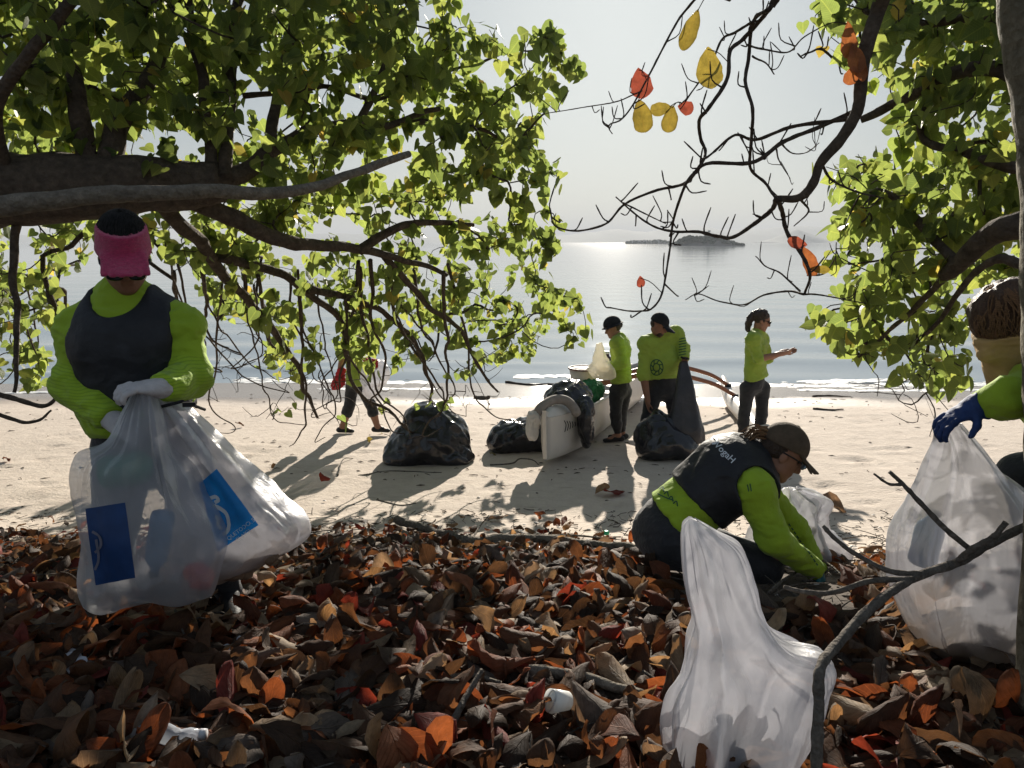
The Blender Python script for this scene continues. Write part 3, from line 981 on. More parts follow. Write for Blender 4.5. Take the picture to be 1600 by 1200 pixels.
def hand(S, w, d, n, ts=1, curl=.4, s=1.0, spread=.0):
    """palm and five fingers: w wrist, d finger direction, n palm normal, ts thumb side, curl radians per joint"""
    w = np.asarray(w, float); d = unit(d); n = unit(np.asarray(n, float) - d * np.dot(n, d)); sd = np.cross(d, n)
    A = np.array([d, sd, n])
    S.cone(w - d * .03 * s, w + d * .03 * s, .028 * s, .031 * s, .02, flat=n, fs=.7)
    S.ell(w + d * .052 * s, np.array([.05, .04, .017]) * s, A, .02)
    for q, (o, L) in enumerate(((-.030, .060), (-.010, .074), (.010, .080), (.030, .072))):
        b = w + (d * .09 + sd * ts * o) * s
        a = curl * .6
        dd = unit(d + sd * ts * o * spread * 8)
        for seg, (l, r0, r1) in enumerate(((.45, .0095, .009), (.32, .009, .0082), (.23, .0082, .007))):
            v = dd * math.cos(a) + n * math.sin(a)
            e = b + v * L * l * s
            S.cone(b, e, r0 * s, r1 * s, .004)
            b = e; a += curl
    b = w + (d * .025 + sd * ts * .032 + n * .006) * s
    v = unit(d * .65 + sd * ts * .62 + n * .45)
    e = b + v * .042 * s
    S.cone(b, e, .0125 * s, .0105 * s, .012)
    v = unit(d * .85 + sd * ts * .15 + n * (.3 + curl * .5))
    S.cone(e, e + v * .035 * s, .0105 * s, .008 * s, .004)

def cloth(amp=.006, sc=7.0, seed=1, st=(1, 1, 1.0)):
    st = np.array(st)
    def fn(v):
        w = v + .05 * np.stack([fbm(v * 6 + 5 * c, 2, seed + c) for c in range(3)], 1)
        folds = 1 - 2.6 * np.abs(fbm(w * sc * np.array([1.0, 1.0, 1.9]) * st, 2, seed + 5))      # sharp-crested drag folds
        return amp * (.7 * fbm(v * sc * st, 3, seed) + 1.0 * folds)
    return fn

def figure(root, J, g=1.0, h=.009, skin=None, head_s=1.0, fwd=(0, -1, 0), hup=(0, 0, 1), shirt=None, pants=None, sleeve=(1, 1), leg=(1, 1), chest=.150, waist=.130,
           pelvis=.150, depth=.72, arm=1.0, belly=None, hands=None, armp=(.056, .046, .029), hem=None, seed=1, loose=.012, feet=True, lean=None, legw=1.0, shirt_amp=.0085, collar=True, shoe=None, eyes=True):
    """one continuous body from its joints, with shirt and leggings as separate garments"""
    j = {k: np.asarray(v, float) for k, v in J.items()}
    lat = unit(j['shR'] - j['shL'])
    front = unit(np.cross(lat, j['neck'] - j['pelvis']))
    A = head_axes(fwd, hup)
    W = j.get('waist', j['pelvis'] * .55 + j['chest'] * .45)
    def torso(S, e, upto=True, low=True):
        if low: S.cone(j['pelvis'], W, pelvis * g + e, waist * g + e, .05, flat=front, fs=depth)
        S.cone(W, j['chest'], waist * g + e, chest * g + e, .05, flat=front, fs=depth)
        for q in ('shL', 'shR'):
            S.cone(j['chest'] * .6 + j[q] * .4, j[q], .085 * g + e, .062 * g * arm + e, .05)
            S.cone(j['neck'], j[q], .05 * g + e, .055 * g * arm + e, .05)
        if belly is not None: S.ell(belly[0], np.array(belly[1]) + e, None, .06)
    def limbs(S, e, cut, hand_too=False):
        for q, c in zip('LR', cut):
            if c <= 0: continue
            a, b, w = j['sh' + q], j['el' + q], j['wr' + q]
            S.cone(a, b, armp[0] * g * arm + e, armp[1] * g * arm + e, .035)
            if c >= .5:
                t = (c - .5) * 2
                S.cone(b, b + (w - b) * t, armp[1] * g * arm + e, (armp[1] + (armp[2] - armp[1]) * t) * g * arm + e, .03, cap=1 if e > 0 else None)
    def legs(S, e, cut):
        for q, c in zip('LR', cut):
            hp, kn, an = j['hip' + q], j['kn' + q], j['an' + q]
            S.cone(hp, kn, .088 * g * legw + e, .058 * g * legw + e, .05)
            t = min(max((c - .5) * 2, 0), 1)
            if t > 0:
                mid = kn * .65 + an * .35
                back = unit(np.cross(lat, an - kn)) * .0
                S.cone(kn, mid, .056 * g * legw + e, .057 * g * legw + e, .04, cap=None)
                end = kn + (an - kn) * t
                S.cone(mid, end, .057 * g * legw + e, (.057 + (.036 - .057) * t) * g * legw + e, .03, cap=1 if e > 0 else None)
    B = Solid(h)
    torso(B, 0); limbs(B, 0, [1.0 if (hands or {}).get(q) is not None else .93 for q in 'LR']); legs(B, 0, (1.1, 1.1))
    B.cone(j['neck'], j['head'] - A[2] * .06 * head_s - A[0] * .02, .056 * g ** .5, .052 * g ** .5, .03)
    T = add_head(B, j['head'], A, head_s)
    if feet:
        for q in 'LR':
            B.cone(j['an' + q], j['toe' + q], .036, .026, .03)
    for q, spec in (hands or {}).items():
        if spec is not None: hand(B, j['wr' + q], *spec)
    B.build('body', skin or M_skin, root)
    if eyes: add_eyes(root, T, A, head_s)
    out = {}
    if shirt is not None:
        S = Solid(h)
        torso(S, loose)
        if hem is not None: S.cone(hem, W, pelvis * g * 1.04 + loose, waist * g + loose, .05, flat=front, fs=depth, cap=-1)
        limbs(S, loose * .8, sleeve)
        if collar: S.cone(j['neck'], j['neck'] + unit(j['head'] - j['neck']) * .035, .058 + loose, .054 + loose * .6, .02, cap=1)
        if hem is not None: S.plane(hem, unit(np.asarray(hem) - W))
        o = S.build('shirt', shirt, root, wrinkle=cloth(shirt_amp, 9, seed, (1, 1, 1.4)))
        # where the print lies: only along the arms
        v = o_cache[o.name][0]
        pr = np.zeros(len(v))
        for q in 'LR':
            a, b, w = j['sh' + q], j['el' + q], j['wr' + q]
            for s0, s1, lo in ((a, b, .85), (b, w, 0.)):
                ba = s1 - s0; t = np.clip((v - s0) @ ba / (ba @ ba), 0, 1)
                dd = np.linalg.norm(v - s0 - t[:, None] * ba, axis=1)
                pr = np.maximum(pr, ((dd < .085 * g * arm) & (t >= lo)).astype(float))
        at = o.data.attributes.new('print', 'FLOAT', 'POINT'); at.data.foreach_set('value', pr.astype(np.float32))
        out['shirt'] = o_cache[o.name]
    if pants is not None:
        S = Solid(h)
        S.cone(j['pelvis'], j['pelvis'] * .5 + W * .5, pelvis * g + .007, (pelvis * .5 + waist * .5) * g + .007, .05, flat=front, fs=depth)
        legs(S, .008, leg)
        o = S.build('leggings', pants, root, wrinkle=cloth(.0045, 11, seed + 3))
        out['pants'] = o_cache[o.name]
    if shoe is not None:
        for q in 'LR':
            t = unit(j['toe' + q] - j['an' + q] * np.array([1, 1, 0]) - j['toe' + q] * np.array([0, 0, 1]))
            heel = np.array([j['an' + q][0], j['an' + q][1], j['toe' + q][2]]) - t * .045
            S = Solid(.006)
            S.cone(heel + (0, 0, .012), j['toe' + q] + t * .02 + (0, 0, .0), .040, .030, .02, flat=(0, 0, 1), fs=.85)
            S.cone(heel + t * .03 + (0, 0, .03), heel + t * .1 + (0, 0, .03), .036, .03, .03)
            S.plane((0, 0, j['toe' + q][2] - .025), (0, 0, -1))
            S.plane((0, 0, heel[2] + .05), (0, 0, 1))
            S.build('shoe', shoe, root)
    out['T'], out['A'], out['j'], out['front'], out['lat'], out['W'] = T, A, j, front, lat, W
    return out

def cap(root, T, A, s, m, brim=.085, h=.005, tilt=0.0, name='cap', bucket=False):
    S = Solid(h)
    S.ell(T(-.012, 0, .042), np.array([.112, .090, .102]) * s, A, .01)
    S.plane(T(-.02, 0, .03), -(A[2] * 1.0 - A[0] * .12))
    if bucket:
        S.cone(T(-.012, 0, .036), T(-.012, 0, .022), .115 * s, .145 * s, .01, cap=2)
    else:
        for y in np.linspace(-.058, .058, 9):
            S.cone(T(.07, y, .038), T(.098 + brim * (1 - (y / .085) ** 2), y, .014 - (y / .058) ** 2 * .016), .012, .009, .012, flat=A[2], fs=.55)
        S.ell(T(-.012, 0, .146), np.array([.008, .008, .005]) * s, A, .004)
    return S.build(name, m, root)
def sunglasses(root, T0, s, lens, dz=0.0, dx=0.0):
    T = lambda x, y, z: T0(x + dx, y, z + dz)
    A = unit(T(1, 0, 0) - T(0, 0, 0)), unit(T(0, 1, 0) - T(0, 0, 0)), unit(T(0, 0, 1) - T(0, 0, 0))
    fr = MB()
    for y in (1, -1):
        fr.tube([T(.085, .062 * y, .012), T(.03, .08 * y, .012), T(-.02, .083 * y, .008)], .004, 6)
    fr.tube([T(.098, .066, .02), T(.113, .03, .024), T(.118, 0, .02), T(.113, -.03, .024), T(.098, -.066, .02)], .004, 6)
    g = thing_part = fr.build('sunglasses', M_strap, root)
    for y in (1, -1):
        S = Solid(.0035)
        S.ell(T(.106, .034 * y, .004), np.array([.008, .031, .021]) * s, np.array(A), .004)
        v, f = S.mesh()
        o = bpy.data.objects.new('lens', raw_mesh('lens', v, f, lens)); COL.objects.link(o)
        o.data.transform(Matrix.Translation(-Vector(root.location))); o.parent = g
    return g
def hair_strands(root, T, c, r, n, zlow, m, seed, jit=.10, thick=.0026):
    """locks lying over the skull from the crown to the hair line"""
    lr = np.random.default_rng(seed); mb = MB()
    for k in range(n):
        a0 = lr.uniform(0, 6.283); b0, b1 = lr.uniform(.5, 1.5), 0
        pts = []
        for t in np.linspace(0, 1, 7):
            el = b0 * (1 - t) + math.asin(max(-.95, min(.95, (zlow - c[2]) / r[2] + lr.normal(0, .05)))) * t
            a = a0 + jit * math.sin(t * 4 + k) + t * lr.normal(0, .06)
            q = 1.01 + .03 * math.sin(t * 3.1) * lr.uniform(.2, 1)
            pts.append(T(c[0] + r[0] * q * math.cos(el) * math.cos(a), c[1] + r[1] * q * math.cos(el) * math.sin(a), c[2] + r[2] * q * math.sin(el)))
        mb.tube(pts, np.linspace(thick, thick * .5, 7), 4)
    return mb.build('hair_locks', m, root)
def feet_on(p, lift=.03):
    p = np.array(p, float); p[2] = float(gz(p[0], p[1])) + lift; return p

# ------------------------------------------------------------------ the volunteer with the pink visor (standing, near)
D1 = 2.85
J = lambda u, v, d=0.0: P(u, v, D1 + d)
base1 = gpt(255, 945); base1[1] = D1 + .05
p1 = thing('person', (base1[0], base1[1], float(gz(base1[0], base1[1]))),
           'person in pink sun visor, dark glasses, black vest and lime long sleeves holding two bags', 'person', 'beach clean-up volunteers')
q1 = figure(p1, dict(
    head=J(194, 398, -.06), neck=J(196, 462, .02), chest=J(198, 545, .0), waist=J(212, 625, .03), pelvis=J(232, 690, .06),
    shL=J(128, 517, .02), elL=J(114, 600, -.04), wrL=J(172, 654, -.17),
    shR=J(281, 515, .02), elR=J(298, 590, -.02), wrR=J(252, 606, -.23),
    hipL=J(195, 705, .06), knL=J(180, 820, .02), anL=feet_on(J(168, 930, .1), .09), toeL=feet_on(J(160, 955, -.1)),
    hipR=J(276, 705, .06), knR=J(318, 820, .02), anR=feet_on(J(358, 925, .12), .07), toeR=feet_on(J(366, 952, -.1))),
    g=1.26, h=.0075, skin=M_skin2, fwd=(.40, -.80, -.48), hup=(.2, -.42, .87), shirt=M_limeprint, pants=M_pants, hem=J(226, 655, .04), chest=.146, waist=.146, pelvis=.138, depth=.74, arm=.88,
    hands={'L': None, 'R': None}, seed=3, shoe=M_shoe, loose=.014, armp=(.050, .053, .033))
T, A, j1 = q1['T'], q1['A'], q1['j']
# black paddling vest: torso shell with scooped neck and wide arm holes
S = Solid(.0075)
W1 = q1['W']
S.cone(j1['pelvis'] * .22 + W1 * .78, W1, .142 * 1.26 + .03, .142 * 1.26 + .028, .05, flat=q1['front'], fs=.76)
S.cone(W1, j1['chest'], .142 * 1.26 + .028, .150 * 1.26 + .026, .05, flat=q1['front'], fs=.76)
for q in ('shL', 'shR'):
    S.cone(j1['chest'] * .6 + j1[q] * .4, j1[q], .107 + .03, .079 + .024, .05)
    S.cone(j1['neck'], j1[q], .063 + .024, .069 + .02, .05)
S.plane(j1['pelvis'] * .15 + W1 * .85, (0, 0, -1))
for q, sx_, ex in (('L', -1, -.004), ('R', 1, .045)):
    S.cone(j1['sh' + q] + np.array([sx_ * .040 + ex, 0, .13]), j1['sh' + q] + np.array([sx_ * .044 + ex, 0, -.17]), .092, .088, .02, op='s', flat=(0, 1, 0), fs=2.2)
    S.cone(j1['sh' + q] + np.array([sx_ * .15 + ex, 0, .1]), j1['sh' + q] + np.array([sx_ * .19 + ex, 0, -.5]), .15, .17, .02, op='s', flat=(0, 1, 0), fs=1.6)
S.ell(j1['neck'] + np.array([0, -.06, .035]), (.098, .19, .115), None, .02, 's')
S.build('vest', M_black, p1, wrinkle=cloth(.004, 7, 11))
MB().tube([J(250, 636, -.24), J(285, 627, -.22), J(320, 640, -.1)], .006, 6).build('belt_strap', M_strap, p1)
MB().box(J(296, 632, -.24), (.045, .012, .016), .1).build('belt_buckle', M_strap, p1, smooth=False)
# terry visor and hair
S = Solid(.005)
S.cone(T(-.008, 0, .016), T(-.010, 0, .108), .107, .094, .006, cap=2, flat=A[1], fs=.88)
for y in np.linspace(-.062, .062, 6):
    S.cone(T(.075, y, .035), T(.122 + .040 * (1 - (y / .09) ** 2), y * 1.15, .012 - abs(y) * .18), .012, .008, .03, flat=A[2], fs=.7)
S.build('sun_visor', M_pink, p1, wrinkle=cloth(.0012, 60, 2))
S = Solid(.005)
S.ell(T(-.020, 0, .052), (.096, .084, .104), A, .01)
S.ell(T(-.09, 0, -.02), (.04, .06, .07), A, .03)
S.plane(T(.05, 0, -.02), A[0] * .8 - A[2] * .75)
S.build('hair', M_hairgrey, p1, wrinkle=lambda v: .007 * fbm(v * np.array([110, 30, 14]), 3, 4))
hair_strands(p1, T, (-.02, 0, .052), (.098, .086, .106), 260, .09, M_hairgrey, 6)
sunglasses(p1, T, 1.0, M_lens, -.026, .006)
G = Solid(.0042)
G.cone(j1['elR'] * .12 + j1['wrR'] * .88, j1['wrR'], .043, .037, .02, cap=-1)
hand(G, j1['wrR'], unit(J(215, 606, -.28) - j1['wrR']), (0, .35, -1), -1, .75, 1.05)
G.build('glove', M_whiteglove, p1, wrinkle=cloth(.0018, 40, 7))
G = Solid(.0045)
G.cone(j1['elL'] * .1 + j1['wrL'] * .9, j1['wrL'], .04, .036, .02)
hand(G, j1['wrL'], unit(J(200, 672, -.2) - j1['wrL']), (.5, .2, -.6), 1, .6, 1.0)
G.build('glove', M_whiteglove, p1)

# ------------------------------------------------------------------ the crouching volunteer in the olive cap
D6 = 3.5
K = lambda u, v, d=0.0: P(u, v, D6 + d)
b6 = K(1120, 925); 
p6 = thing('person', (b6[0], D6, float(gz(b6[0], D6))),
           'crouching person in olive cap and black vest reaching to the ground in lime sleeves', 'person', 'beach clean-up volunteers')
f6 = (math.cos(math.radians(33)), -.16, -math.sin(math.radians(33)))
q6 = figure(p6, dict(
    head=K(1222, 708, .02), neck=K(1182, 732, .05), chest=K(1136, 740, .05), waist=K(1086, 785, .05), pelvis=K(1046, 820, .05),
    shR=K(1176, 766, -.16), elR=K(1208, 842, -.24), wrR=K(1274, 892, -.15),
    shL=K(1166, 738, .24), elL=K(1240, 826, .28), wrL=K(1284, 905, .2),
    hipR=K(1050, 848, -.07), knR=K(1192, 884, -.14), anR=feet_on(K(1118, 930, -.05), .09), toeR=feet_on(K(1180, 940, -.1)),
    hipL=K(1052, 842, .17), knL=K(1195, 880, .24), anL=feet_on(K(1125, 925, .24), .09), toeL=feet_on(K(1190, 925, .24))),
    g=1.2, h=.0075, skin=M_skin, head_s=1.02, fwd=f6, hup=(math.sin(math.radians(33)), 0, math.cos(math.radians(33))), shirt=M_lime, pants=M_pants, chest=.15, waist=.138, pelvis=.155,
    depth=.78, arm=1.08, hands={'L': None, 'R': None}, seed=8, shoe=M_shoe, hem=K(1052, 812, .05), shirt_amp=.007, legw=1.12)
T6, A6, j6, W6 = q6['T'], q6['A'], q6['j'], q6['W']
S = Solid(.0075)
S.cone(W6, j6['chest'], .138 * 1.2 + .042, .15 * 1.2 + .04, .05, flat=q6['front'], fs=.84, cap=-1)
for q in ('shL', 'shR'):
    S.cone(j6['chest'] * .6 + j6[q] * .4, j6[q], .102 + .04, .078 + .034, .05)
    S.cone(j6['neck'], j6[q], .060 + .036, .07 + .036, .05)
ax6 = unit(j6['chest'] - W6)
S.plane(W6 + ax6 * .015, -ax6)
for q, sd in (('R', -1), ('L', 1)):
    dd = unit(j6['el' + q] - j6['sh' + q])
    S.cone(j6['sh' + q] + np.array([.01, sd * .055, .02]) - dd * .01, j6['sh' + q] + dd * .2 + np.array([.02, sd * .07, 0]), .098, .10, .012, op='s')
S.cone(j6['neck'] + A6[0] * .05 - A6[2] * .01, j6['neck'] + unit(j6['head'] - j6['neck']) * .2, .078, .1, .01, op='s')
o = S.build('vest', M_black, p6, wrinkle=cloth(.006, 8, 21))
vest_bvh = bvh_of(*o_cache[o.name])
cap(p6, T6, A6, 1.04, M_olive, .085)
S = Solid(.005)                                                  # hair under the cap, and the loose tail at the nape
S.ell(T6(-.03, 0, .02), (.09, .08, .085), A6, .01)
S.ell(T6(-.08, 0, -.03), (.035, .055, .055), A6, .03)
S.plane(T6(.0, 0, .0), A6[0])
S.build('hair', M_hair, p6, wrinkle=lambda v: .006 * fbm(v * np.array([20, 20, 60]), 2, 4))
tl = MB()
for k in range(46):
    a = T6(-.112 + rng.normal(0, .006), rng.normal(0, .02), .04 + rng.normal(0, .012))
    b_ = a + np.array([-.045 - rng.uniform(0, .03), rng.normal(0, .012), .004 + rng.normal(0, .012)])
    c_ = b_ + np.array([-.055 + rng.normal(0, .02), rng.normal(0, .02), -.03 + rng.normal(0, .02)])
    tl.tube(smooth_path([a, b_, c_], 7), np.linspace(.006, .0012, 7), 5)
tl.build('ponytail', M_hairlight, p6)
sunglasses(p6, T6, .95, M_mirror)
G = Solid(.0045)
G.cone(j6['elR'] * .1 + j6['wrR'] * .9, j6['wrR'], .046, .036, .02, cap=-1)
hand(G, j6['wrR'], (.5, -.08, -.8), (-.8, .1, -.3), -1, .4, 1.05)
G.build('glove', M_tealglove, p6)
G = Solid(.0045)
G.cone(j6['elL'] * .1 + j6['wrL'] * .9, j6['wrL'], .046, .036, .02, cap=-1)
hand(G, j6['wrL'], (.3, -.05, -.9), (-.8, .1, -.3), 1, .45, 1.0)
G.build('glove', M_tealglove, p6)
print_text('letter', 'VogaH', vest_bvh, (1116, 697), (.70, .71), (.72, -.69), 14.5, M_white_print, p6, bold=.01)
print_strokes('logo_mark', [[(1108, 685), (1114, 683), (1120, 687), (1119, 693), (1113, 694)]], vest_bvh, 3.0, M_white_print, p6)
sb6 = bvh_of(*q6['shirt'])
print_strokes('shirt_mark', [[(1024 + k * 7, 758 + k * 7.4), (1029 + k * 7, 754 + k * 7.4), (1031 + k * 7, 762 + k * 7.4)] for k in range(5)] + [[(1014, 765), (1040, 778), (1052, 782)]], sb6, 2.0, M_dark_print, p6)
print_strokes('sleeve_mark', [[(1168, 757), (1170, 768)], [(1172, 756), (1174, 768)]] + [[(1232 + k * 4.2, 818 + k * 6.2), (1235 + k * 4.2, 822 + k * 6.2)] for k in range(11)], sb6, 2.0, M_dark_print, p6)

# ------------------------------------------------------------------ the volunteer at the right-hand tree
D7 = 2.28
Q = lambda u, v, d=0.0: P(u, v, D7 + d)
b7 = Q(1700, 1000, .2)
p7 = thing('person', (b7[0], b7[1], float(gz(b7[0], b7[1]))), 'stooping person behind the tree trunk with tan face gaiter and blue glove', 'person', 'beach clean-up volunteers')
f7 = (-.84, -.34, -.42)
q7 = figure(p7, dict(
    head=Q(1576, 514), neck=Q(1606, 592, .03), chest=Q(1668, 640, .1), pelvis=Q(1770, 790, .25),
    shR=Q(1625, 600, -.1), elR=Q(1576, 622, -.2), wrR=Q(1528, 634, -.14), shL=Q(1635, 600, .27), elL=Q(1640, 700, .3), wrL=Q(1640, 780, .25),
    hipR=Q(1745, 800, .15), knR=Q(1690, 900, .2), anR=feet_on(Q(1720, 1000, .3), .09), toeR=feet_on(Q(1680, 1010, .25)),
    hipL=Q(1690, 720, .42), knL=Q(1592, 742, .5), anL=feet_on(Q(1650, 960, .6), .09), toeL=feet_on(Q(1615, 960, .55))),
    g=1.05, h=.008, skin=M_skin2, head_s=1.0, fwd=f7, hup=(-.35, -.1, .9), shirt=M_lime, pants=M_pants, hands={'L': ((0, 0, -1), (-1, 0, 0), 1, .4), 'R': None}, seed=12, shoe=M_shoe, arm=.82,
    hem=Q(1760, 775, .24), shirt_amp=.008, eyes=True)
T7, A7, j7 = q7['T'], q7['A'], q7['j']
S = Solid(.005)
S.cone(T7(.02, 0, -.005), T7(.0, 0, -.135), .088, .085, .03, flat=A7[1], fs=.92)
S.cone(T7(.07, 0, .0), T7(.105, 0, -.03), .03, .026, .03)
S.cone(T7(0, 0, -.12), T7(-.01, 0, -.17), .086, .10, .02, cap=1)
S.plane(T7(0, 0, .016), A7[2])
S.build('neck_gaiter', M_gaiter, p7, wrinkle=cloth(.003, 16, 9, (1, 1, 2)))
S = Solid(.005)
S.ell(T7(-.012, 0, .04), (.108, .09, .102), A7, .03)
S.ell(T7(-.05, .03, .09), (.06, .05, .04), A7, .03)
S.ell(T7(.03, -.02, .085), (.05, .05, .035), A7, .03)
S.ell(T7(-.06, 0, .0), (.06, .08, .08), A7, .03)
S.plane(T7(0, 0, .012), -A7[2])
S.build('hair', mat('brown_hair', (.10, .06, .038), .55, .5, 60, .01, 140, .35, stretch=(3, 3, 1)), p7, wrinkle=lambda v: .012 * fbm(v * np.array([40, 40, 12]), 3, 4) + .012 * fbm(v * 11, 2, 9))
hair_strands(p7, T7, (-.012, 0, .04), (.111, .093, .106), 240, .0, M_hairlight, 5, .14, .0022)
G = Solid(.0045)
G.cone(j7['elR'] * .25 + j7['wrR'] * .75, j7['wrR'], .046, .036, .02, cap=-1)
hand(G, j7['wrR'], (-.9, -.05, -.42), (.15, .1, -1), 1, .55, .95)
G.build('glove', M_blueglove, p7, wrinkle=cloth(.002, 30, 3))

# ------------------------------------------------------------------ people on the beach
# woman reading at the water side
D5 = 9.2
K = lambda u, v, d=0.0: P(u, v, D5 + d)
b5 = K(1176, 690)
p5 = thing('person', (b5[0], D5, float(gz(b5[0], D5))), 'standing person with curly ponytail and sunglasses looking at something held in both hands', 'person', 'beach clean-up volunteers')
q5 = figure(p5, dict(
    head=K(1190, 501, -.02), neck=K(1184, 521), chest=K(1181, 546), pelvis=K(1179, 597),
    shR=K(1176, 530, -.15), elR=K(1186, 561, -.2), wrR=K(1219, 553, -.22), shL=K(1190, 530, .14), elL=K(1200, 560, .12), wrL=K(1224, 550, -.02),
    hipR=K(1168, 606, -.05), knR=K(1163, 650, -.06), anR=feet_on(K(1158, 688, -.05), .08), toeR=feet_on(K(1175, 692, -.15)),
    hipL=K(1191, 606, .06), knL=K(1190, 648, .06), anL=feet_on(K(1184, 684, .1), .08), toeL=feet_on(K(1202, 684, .05))),
    g=.98, h=.009, skin=M_skin, head_s=.98, fwd=(.95, -.25, -.3), hup=(.25, 0, .95), shirt=M_limefar, pants=M_pants, sleeve=(.55, .55), hem=K(1183, 590), loose=.02, pelvis=.152,
    hands={'R': ((.95, 0, .15), (0, .6, .5), -1, .45), 'L': ((.95, 0, .1), (0, -.6, .5), 1, .45)}, seed=31, shoe=M_shoe)
T5, A5 = q5['T'], q5['A']
sunglasses(p5, T5, .98, M_lens)
S = Solid(.007)
S.ell(T5(-.022, 0, .045), (.1, .086, .095), A5, .02)
for t in np.linspace(0, 1, 7): S.ell(T5(-.11 - .03 * math.sin(t * 3), 0, .05 - .2 * t), np.array([.042, .05, .045]) * (1 - .25 * t), A5, .03)
S.plane(T5(.045, 0, .02), A5[0] * .9 - A5[2] * .35)
S.build('hair', M_hair, p5, wrinkle=lambda v: .016 * fbm(v * 34, 2, 4))
MB().tube([T5(-.1 + .03 * math.cos(a), .04 * math.sin(a), .062 + .02 * math.sin(a)) for a in np.linspace(0, 6.0, 12)], .011, 6).build('hair_tie', M_hairband, p5)
hp5 = K(1231, 551, -.15)
MB().box(hp5, (.09, .045, .012), .2).build('plastic_scrap', mat('white_plastic', (.75, .76, .78), .4, .05), loc=hp5)
tag(bpy.data.objects['plastic_scrap'], 'small white plastic piece held by the person with curly ponytail', 'plastic')

# man filling the black sack
D4 = 8.85
K = lambda u, v, d=0.0: P(u, v, D4 + d)
b4 = K(1030, 700)
p4 = thing('person', (b4[0], D4, float(gz(b4[0], D4))), 'bearded person in black cap bending over and holding up the black sack', 'person', 'beach clean-up volunteers')
q4 = figure(p4, dict(
    head=K(1030, 508, -.1), neck=K(1032, 527, .0), chest=K(1033, 548), pelvis=K(1036, 604, .04),
    shL=K(1010, 537, -.03), elL=K(1005, 583, -.08), wrL=K(1012, 627, -.14), shR=K(1055, 522, .02), elR=K(1068, 544, -.08), wrR=K(1070, 562, -.24),
    hipL=K(1022, 612, .02), knL=K(1012, 655, -.04), anL=feet_on(K(1006, 690, .05), .08), toeL=feet_on(K(998, 700, -.1)),
    hipR=K(1050, 612, .04), knR=K(1056, 655, 0), anR=feet_on(K(1058, 690, .1), .08), toeR=feet_on(K(1066, 700, -.05))),
    g=1.14, h=.009, skin=M_skin2, head_s=1.0, fwd=(.72, -.55, -.42), hup=(.3, -.2, .93), shirt=M_limefar, pants=M_pants, sleeve=(.97, .97), leg=(.62, .62), hem=K(1036, 592), loose=.022,
    belly=(K(1040, 566, -.06), (.16, .13, .14)), hands={'R': ((.1, -.1, -1), (-.6, -.5, 0), 1, .8), 'L': ((.1, 0, -1), (.9, 0, 0), 1, .5)}, seed=41, shoe=M_shoe)
T4, A4 = q4['T'], q4['A']
cap(p4, T4, A4, 1.02, M_cap, .11, .006)
S = Solid(.006)
S.ell(T4(.045, 0, -.085), (.05, .055, .04), A4, .02); S.ell(T4(-.05, 0, .0), (.06, .075, .06), A4, .02)
S.build('beard', M_hair, p4, wrinkle=lambda v: .005 * fbm(v * 60, 2, 4))
MB().tube([q4['j']['wrR'] + .042 * np.array([math.cos(a), math.sin(a), -.2 * math.cos(a)]) + (0, 0, .02) for a in np.linspace(0, 6.28, 12)], .012, 6).build('wristwatch', M_strap, p4)
sb4 = bvh_of(*q4['shirt'])
cx, cy = 1026, 574
em = [[(cx + 10 * math.cos(a), cy + 12 * math.sin(a)) for a in np.linspace(0, 6.28, 16)], [(cx + 5 * math.cos(a), cy + 6 * math.sin(a)) for a in np.linspace(0, 6.28, 12)]]
em += [[(cx + 5 * math.cos(a), cy + 6 * math.sin(a)), (cx + 10 * math.cos(a + .4), cy + 12 * math.sin(a + .4))] for a in np.linspace(0, 6.28, 9)[:-1]]
print_strokes('emblem_line', em, sb4, 1.7, M_dark_print, p4)
print_strokes('sleeve_stripe', [[(1061, 530 + k * 4.2), (1072, 528 + k * 4.2)] for k in range(7)], sb4, 1.5, M_dark_print, p4)

# woman at the canoe with the small white bag
D3 = 9.25
K = lambda u, v, d=0.0: P(u, v, D3 + d)
b3 = K(964, 688)
p3 = thing('person', (b3[0], D3, float(gz(b3[0], D3))), 'person in dark sun hat and yellow gloves beside the canoe, facing left', 'person', 'beach clean-up volunteers')
q3 = figure(p3, dict(
    head=K(957, 512, 0), neck=K(966, 528), chest=K(970, 549), pelvis=K(970, 602),
    shL=K(964, 536, -.15), elL=K(972, 566, -.2), wrL=K(951, 578, -.22), shR=K(972, 536, .14), elR=K(968, 566, .12), wrR=K(947, 575, 0),
    hipL=K(963, 612, -.06), knL=K(962, 650, -.08), anL=feet_on(K(966, 683, -.08), .08), toeL=feet_on(K(948, 690, -.12)),
    hipR=K(976, 612, .06), knR=K(970, 650, .06), anR=feet_on(K(972, 680, .08), .08), toeR=feet_on(K(956, 682, .1))),
    g=.96, h=.009, skin=M_skin, head_s=.96, fwd=(-.9, -.25, -.35), hup=(-.3, 0, .95), shirt=M_limefar, pants=M_pants, sleeve=(.97, .97), leg=(.94, .94), hem=K(971, 596), loose=.022,
    hands={'L': None, 'R': None}, seed=51, shoe=M_shoe)
T3, A3 = q3['T'], q3['A']
cap(p3, T3, A3, 1.03, M_cap, .06, .006, name='sun_hat', bucket=True)
S = Solid(.006); S.ell(T3(-.045, 0, .0), (.065, .078, .07), A3, .02); S.ell(T3(-.11, 0, -.01), (.035, .03, .03), A3, .02)
S.build('hair', M_hair, p3, wrinkle=lambda v: .006 * fbm(v * 50, 2, 4))
for q, y in (('L', -1), ('R', 1)):
    G = Solid(.006); G.cone(q3['j']['el' + q] * .35 + q3['j']['wr' + q] * .65, q3['j']['wr' + q], .042, .036, .02, cap=-1)
    hand(G, q3['j']['wr' + q], (-.9, 0, -.2), (0, -.6 * y, -.5), y, .6)
    G.build('glove', M_yellowglove, p3)

